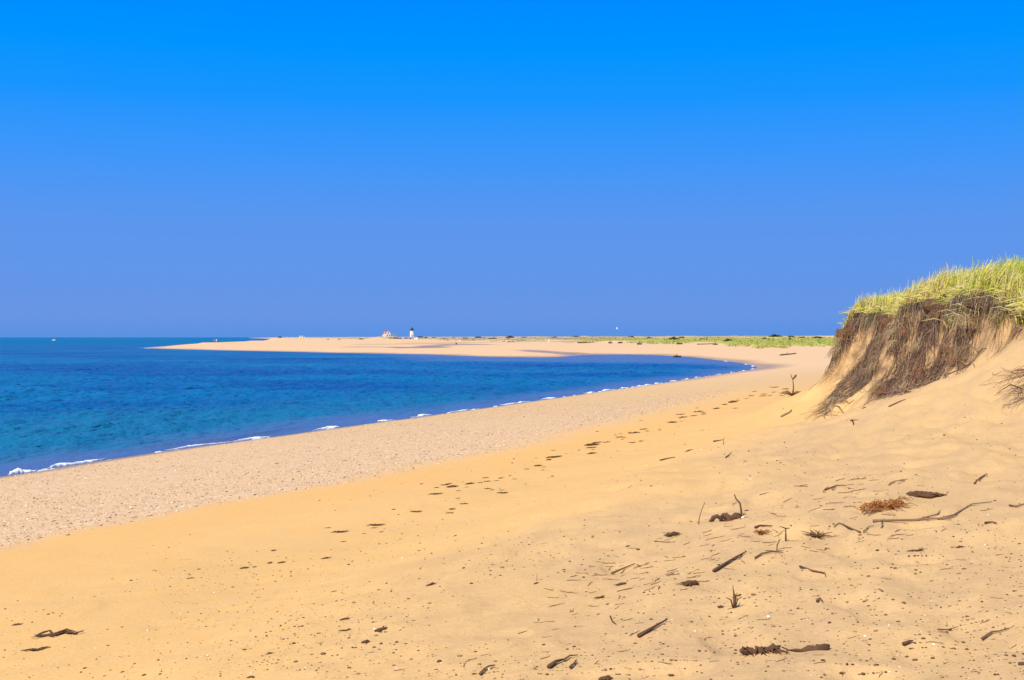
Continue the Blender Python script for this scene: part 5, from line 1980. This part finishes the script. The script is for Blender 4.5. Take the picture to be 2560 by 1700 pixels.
BUSHES = [bush_mesh(s, M_BUSH) for s in (1, 2, 3)] + [bush_mesh(s, M_BUSHG) for s in (4, 5, 6)]
bl = [  # u, v of the foot, width px, height px, kind, label
    (1276, 844.5, 25, 7, 1, 'large dark rounded bush on the far dune skyline right of the lighthouse'),
    (1579, 843, 19, 5, 1, 'dark bush on the far skyline, leftmost over the yellow green grass'),
    (1623, 846.5, 22, 5, 0, 'dark bush second from the left over the yellow green grass'),
    (1684, 849, 38, 8, 0, 'wide low green bush at the middle of the far grass'),
    (1705, 845, 20, 6, 1, 'grey green bush just behind the wide low one'),
    (1821, 853, 32, 8, 0, 'dark green rounded bush lying alone in the far grass right of the blowout'),
    (1757, 849, 24, 5, 1, 'brownish bush crowning the sandy blowout'),
    (1912, 848, 26, 5, 0, 'low green bush before the tallest bush on the right'),
    (1938, 842.5, 40, 8, 0, 'tallest broad green bush on the right part of the far dunes'),
    (1978, 843.5, 24, 6, 1, 'brown grey bush right of the tallest bush'),
    (1975, 850.5, 22, 6, 0, 'small dark bush below the brown grey one'),
    (2005, 845, 28, 5, 1, 'flat dark bush near the bluff on the far dunes'),
    (2045, 845, 30, 5, 1, 'low bush touching the outline of the near bluff'),
    (1870, 847.5, 24, 3, 1, 'thin low bush between the rounded one and the tallest one')]
for i, (u, v, w_, h_, kd, lab) in enumerate(bl):
    p = ground_at(u, v, 100)
    if p.y > 2600: p = far_spot(u, 1100)
    o = bpy.data.objects.new('bush', BUSHES[(i % 3) + 3 * kd])
    COL.objects.link(o)
    o.location = p - Vector((0, 0, .1))
    o.scale = (w_ * p.y / FPX, min(14, w_ * p.y / FPX), h_ * p.y / FPX * 1.1)
    o.rotation_euler = (0, 0, 0)
    tag(o, lab, 'bush', 'bushes on the far dunes')
gl = [(1134, 839.5, 12, 3), (1166, 839.5, 14, 3), (1197, 839.5, 22, 3), (1212, 840, 12, 4), (1196, 844, 22, 4), (1232, 846.5, 28, 3.5), (1272, 848, 12, 3), (1164, 846.5, 20, 3), (1085, 845, 14, 3), (1065, 842, 10, 5),
      (848, 839.5, 9, 2.5), (820, 839, 8, 2.5), (903, 842.5, 16, 3), (1310, 844, 20, 2.5), (1386, 843.5, 22, 3), (1440, 842, 20, 3), (1050, 843.5, 22, 4), (1000, 842.5, 14, 4), (1110, 847, 20, 2.5)]
for i, (u, v, w_, h_) in enumerate(gl):
    p = ground_at(u, v, 100)
    if p.y > 2600: p = far_spot(u, 1450 + 20 * (i % 5))
    o = bpy.data.objects.new('bush', BUSHES[3 + i % 3])
    COL.objects.link(o)
    o.location = p - Vector((0, 0, .1))
    o.scale = (w_ * p.y / FPX, min(16, w_ * p.y / FPX), h_ * p.y / FPX * 1.1)
    tag(o, 'low grey green bush on the pale far dunes around the lighthouse', 'bush', 'low grey bushes on the pale far dunes')

# marram grass over the far dunes
N = 60000
rr = 300 + 1500 * rng.random(N) ** 1.5
th = np.radians(rng.uniform(-10, 16.5, N))
gx2, gy2 = rr * np.sin(th), rr * np.cos(th)
dq2 = poly_dist(gx2, gy2, dune_line)
q2 = np.where(inside(gx2, gy2, dune_poly), dq2, -dq2) + 9 * vnoise(gx2 / 31, gy2 / 45, 81) + 3 * vnoise(gx2 / 9, gy2 / 13, 82)
gre = sstep(18, 60, gx2 + 14 * vnoise(gx2 / 40, gy2 / 60, 131)) * (1 - sstep(560, 900, gy2))
kk = (q2 > 1) & (vnoise(gx2 / 18, gy2 / 30, 401) + .5 * vnoise(gx2 / 6, gy2 / 9, 402) > .22 - .55 * gre) & (q2 < 330) & (blow_at(gx2, gy2) < .35)
gx2, gy2, gre = gx2[kk], gy2[kk], gre[kk]
n = len(gx2)
gz2 = height(gx2, gy2)
K = 3
P = np.zeros((n, K, 3))
h = rng.uniform(.25, .60, n)
lx = rng.normal(.15, .25, n)
for i, s in enumerate((0, .55, 1)):
    P[:, i] = np.stack([gx2 + lx * h * s ** 1.5, gy2, gz2 - .05 + h * s], 1)
Wd = np.array([.30, .24, .04])[None] * rng.uniform(.6, 1.5, (n, 1))
c1 = np.array([(.36, .40, .05), (.48, .47, .08), (.56, .51, .13)])[rng.integers(0, 3, n)]
c2 = np.array([(.30, .27, .13), (.46, .38, .21), (.56, .45, .28)])[rng.integers(0, 3, n)]
col = c1 * gre[:, None] + c2 * (1 - gre[:, None])
sd_ = np.zeros((n, 3)); sd_[:, 1] = 1; sd_[:, 0] = rng.normal(0, .5, n)
o = link_mesh('marram_grass', strands_mesh('marram_grass', P, Wd, col, 2, sd_), M_LEAF)
tag(o, 'tussocks of marram grass over the far dunes', 'grass', kind='stuff')
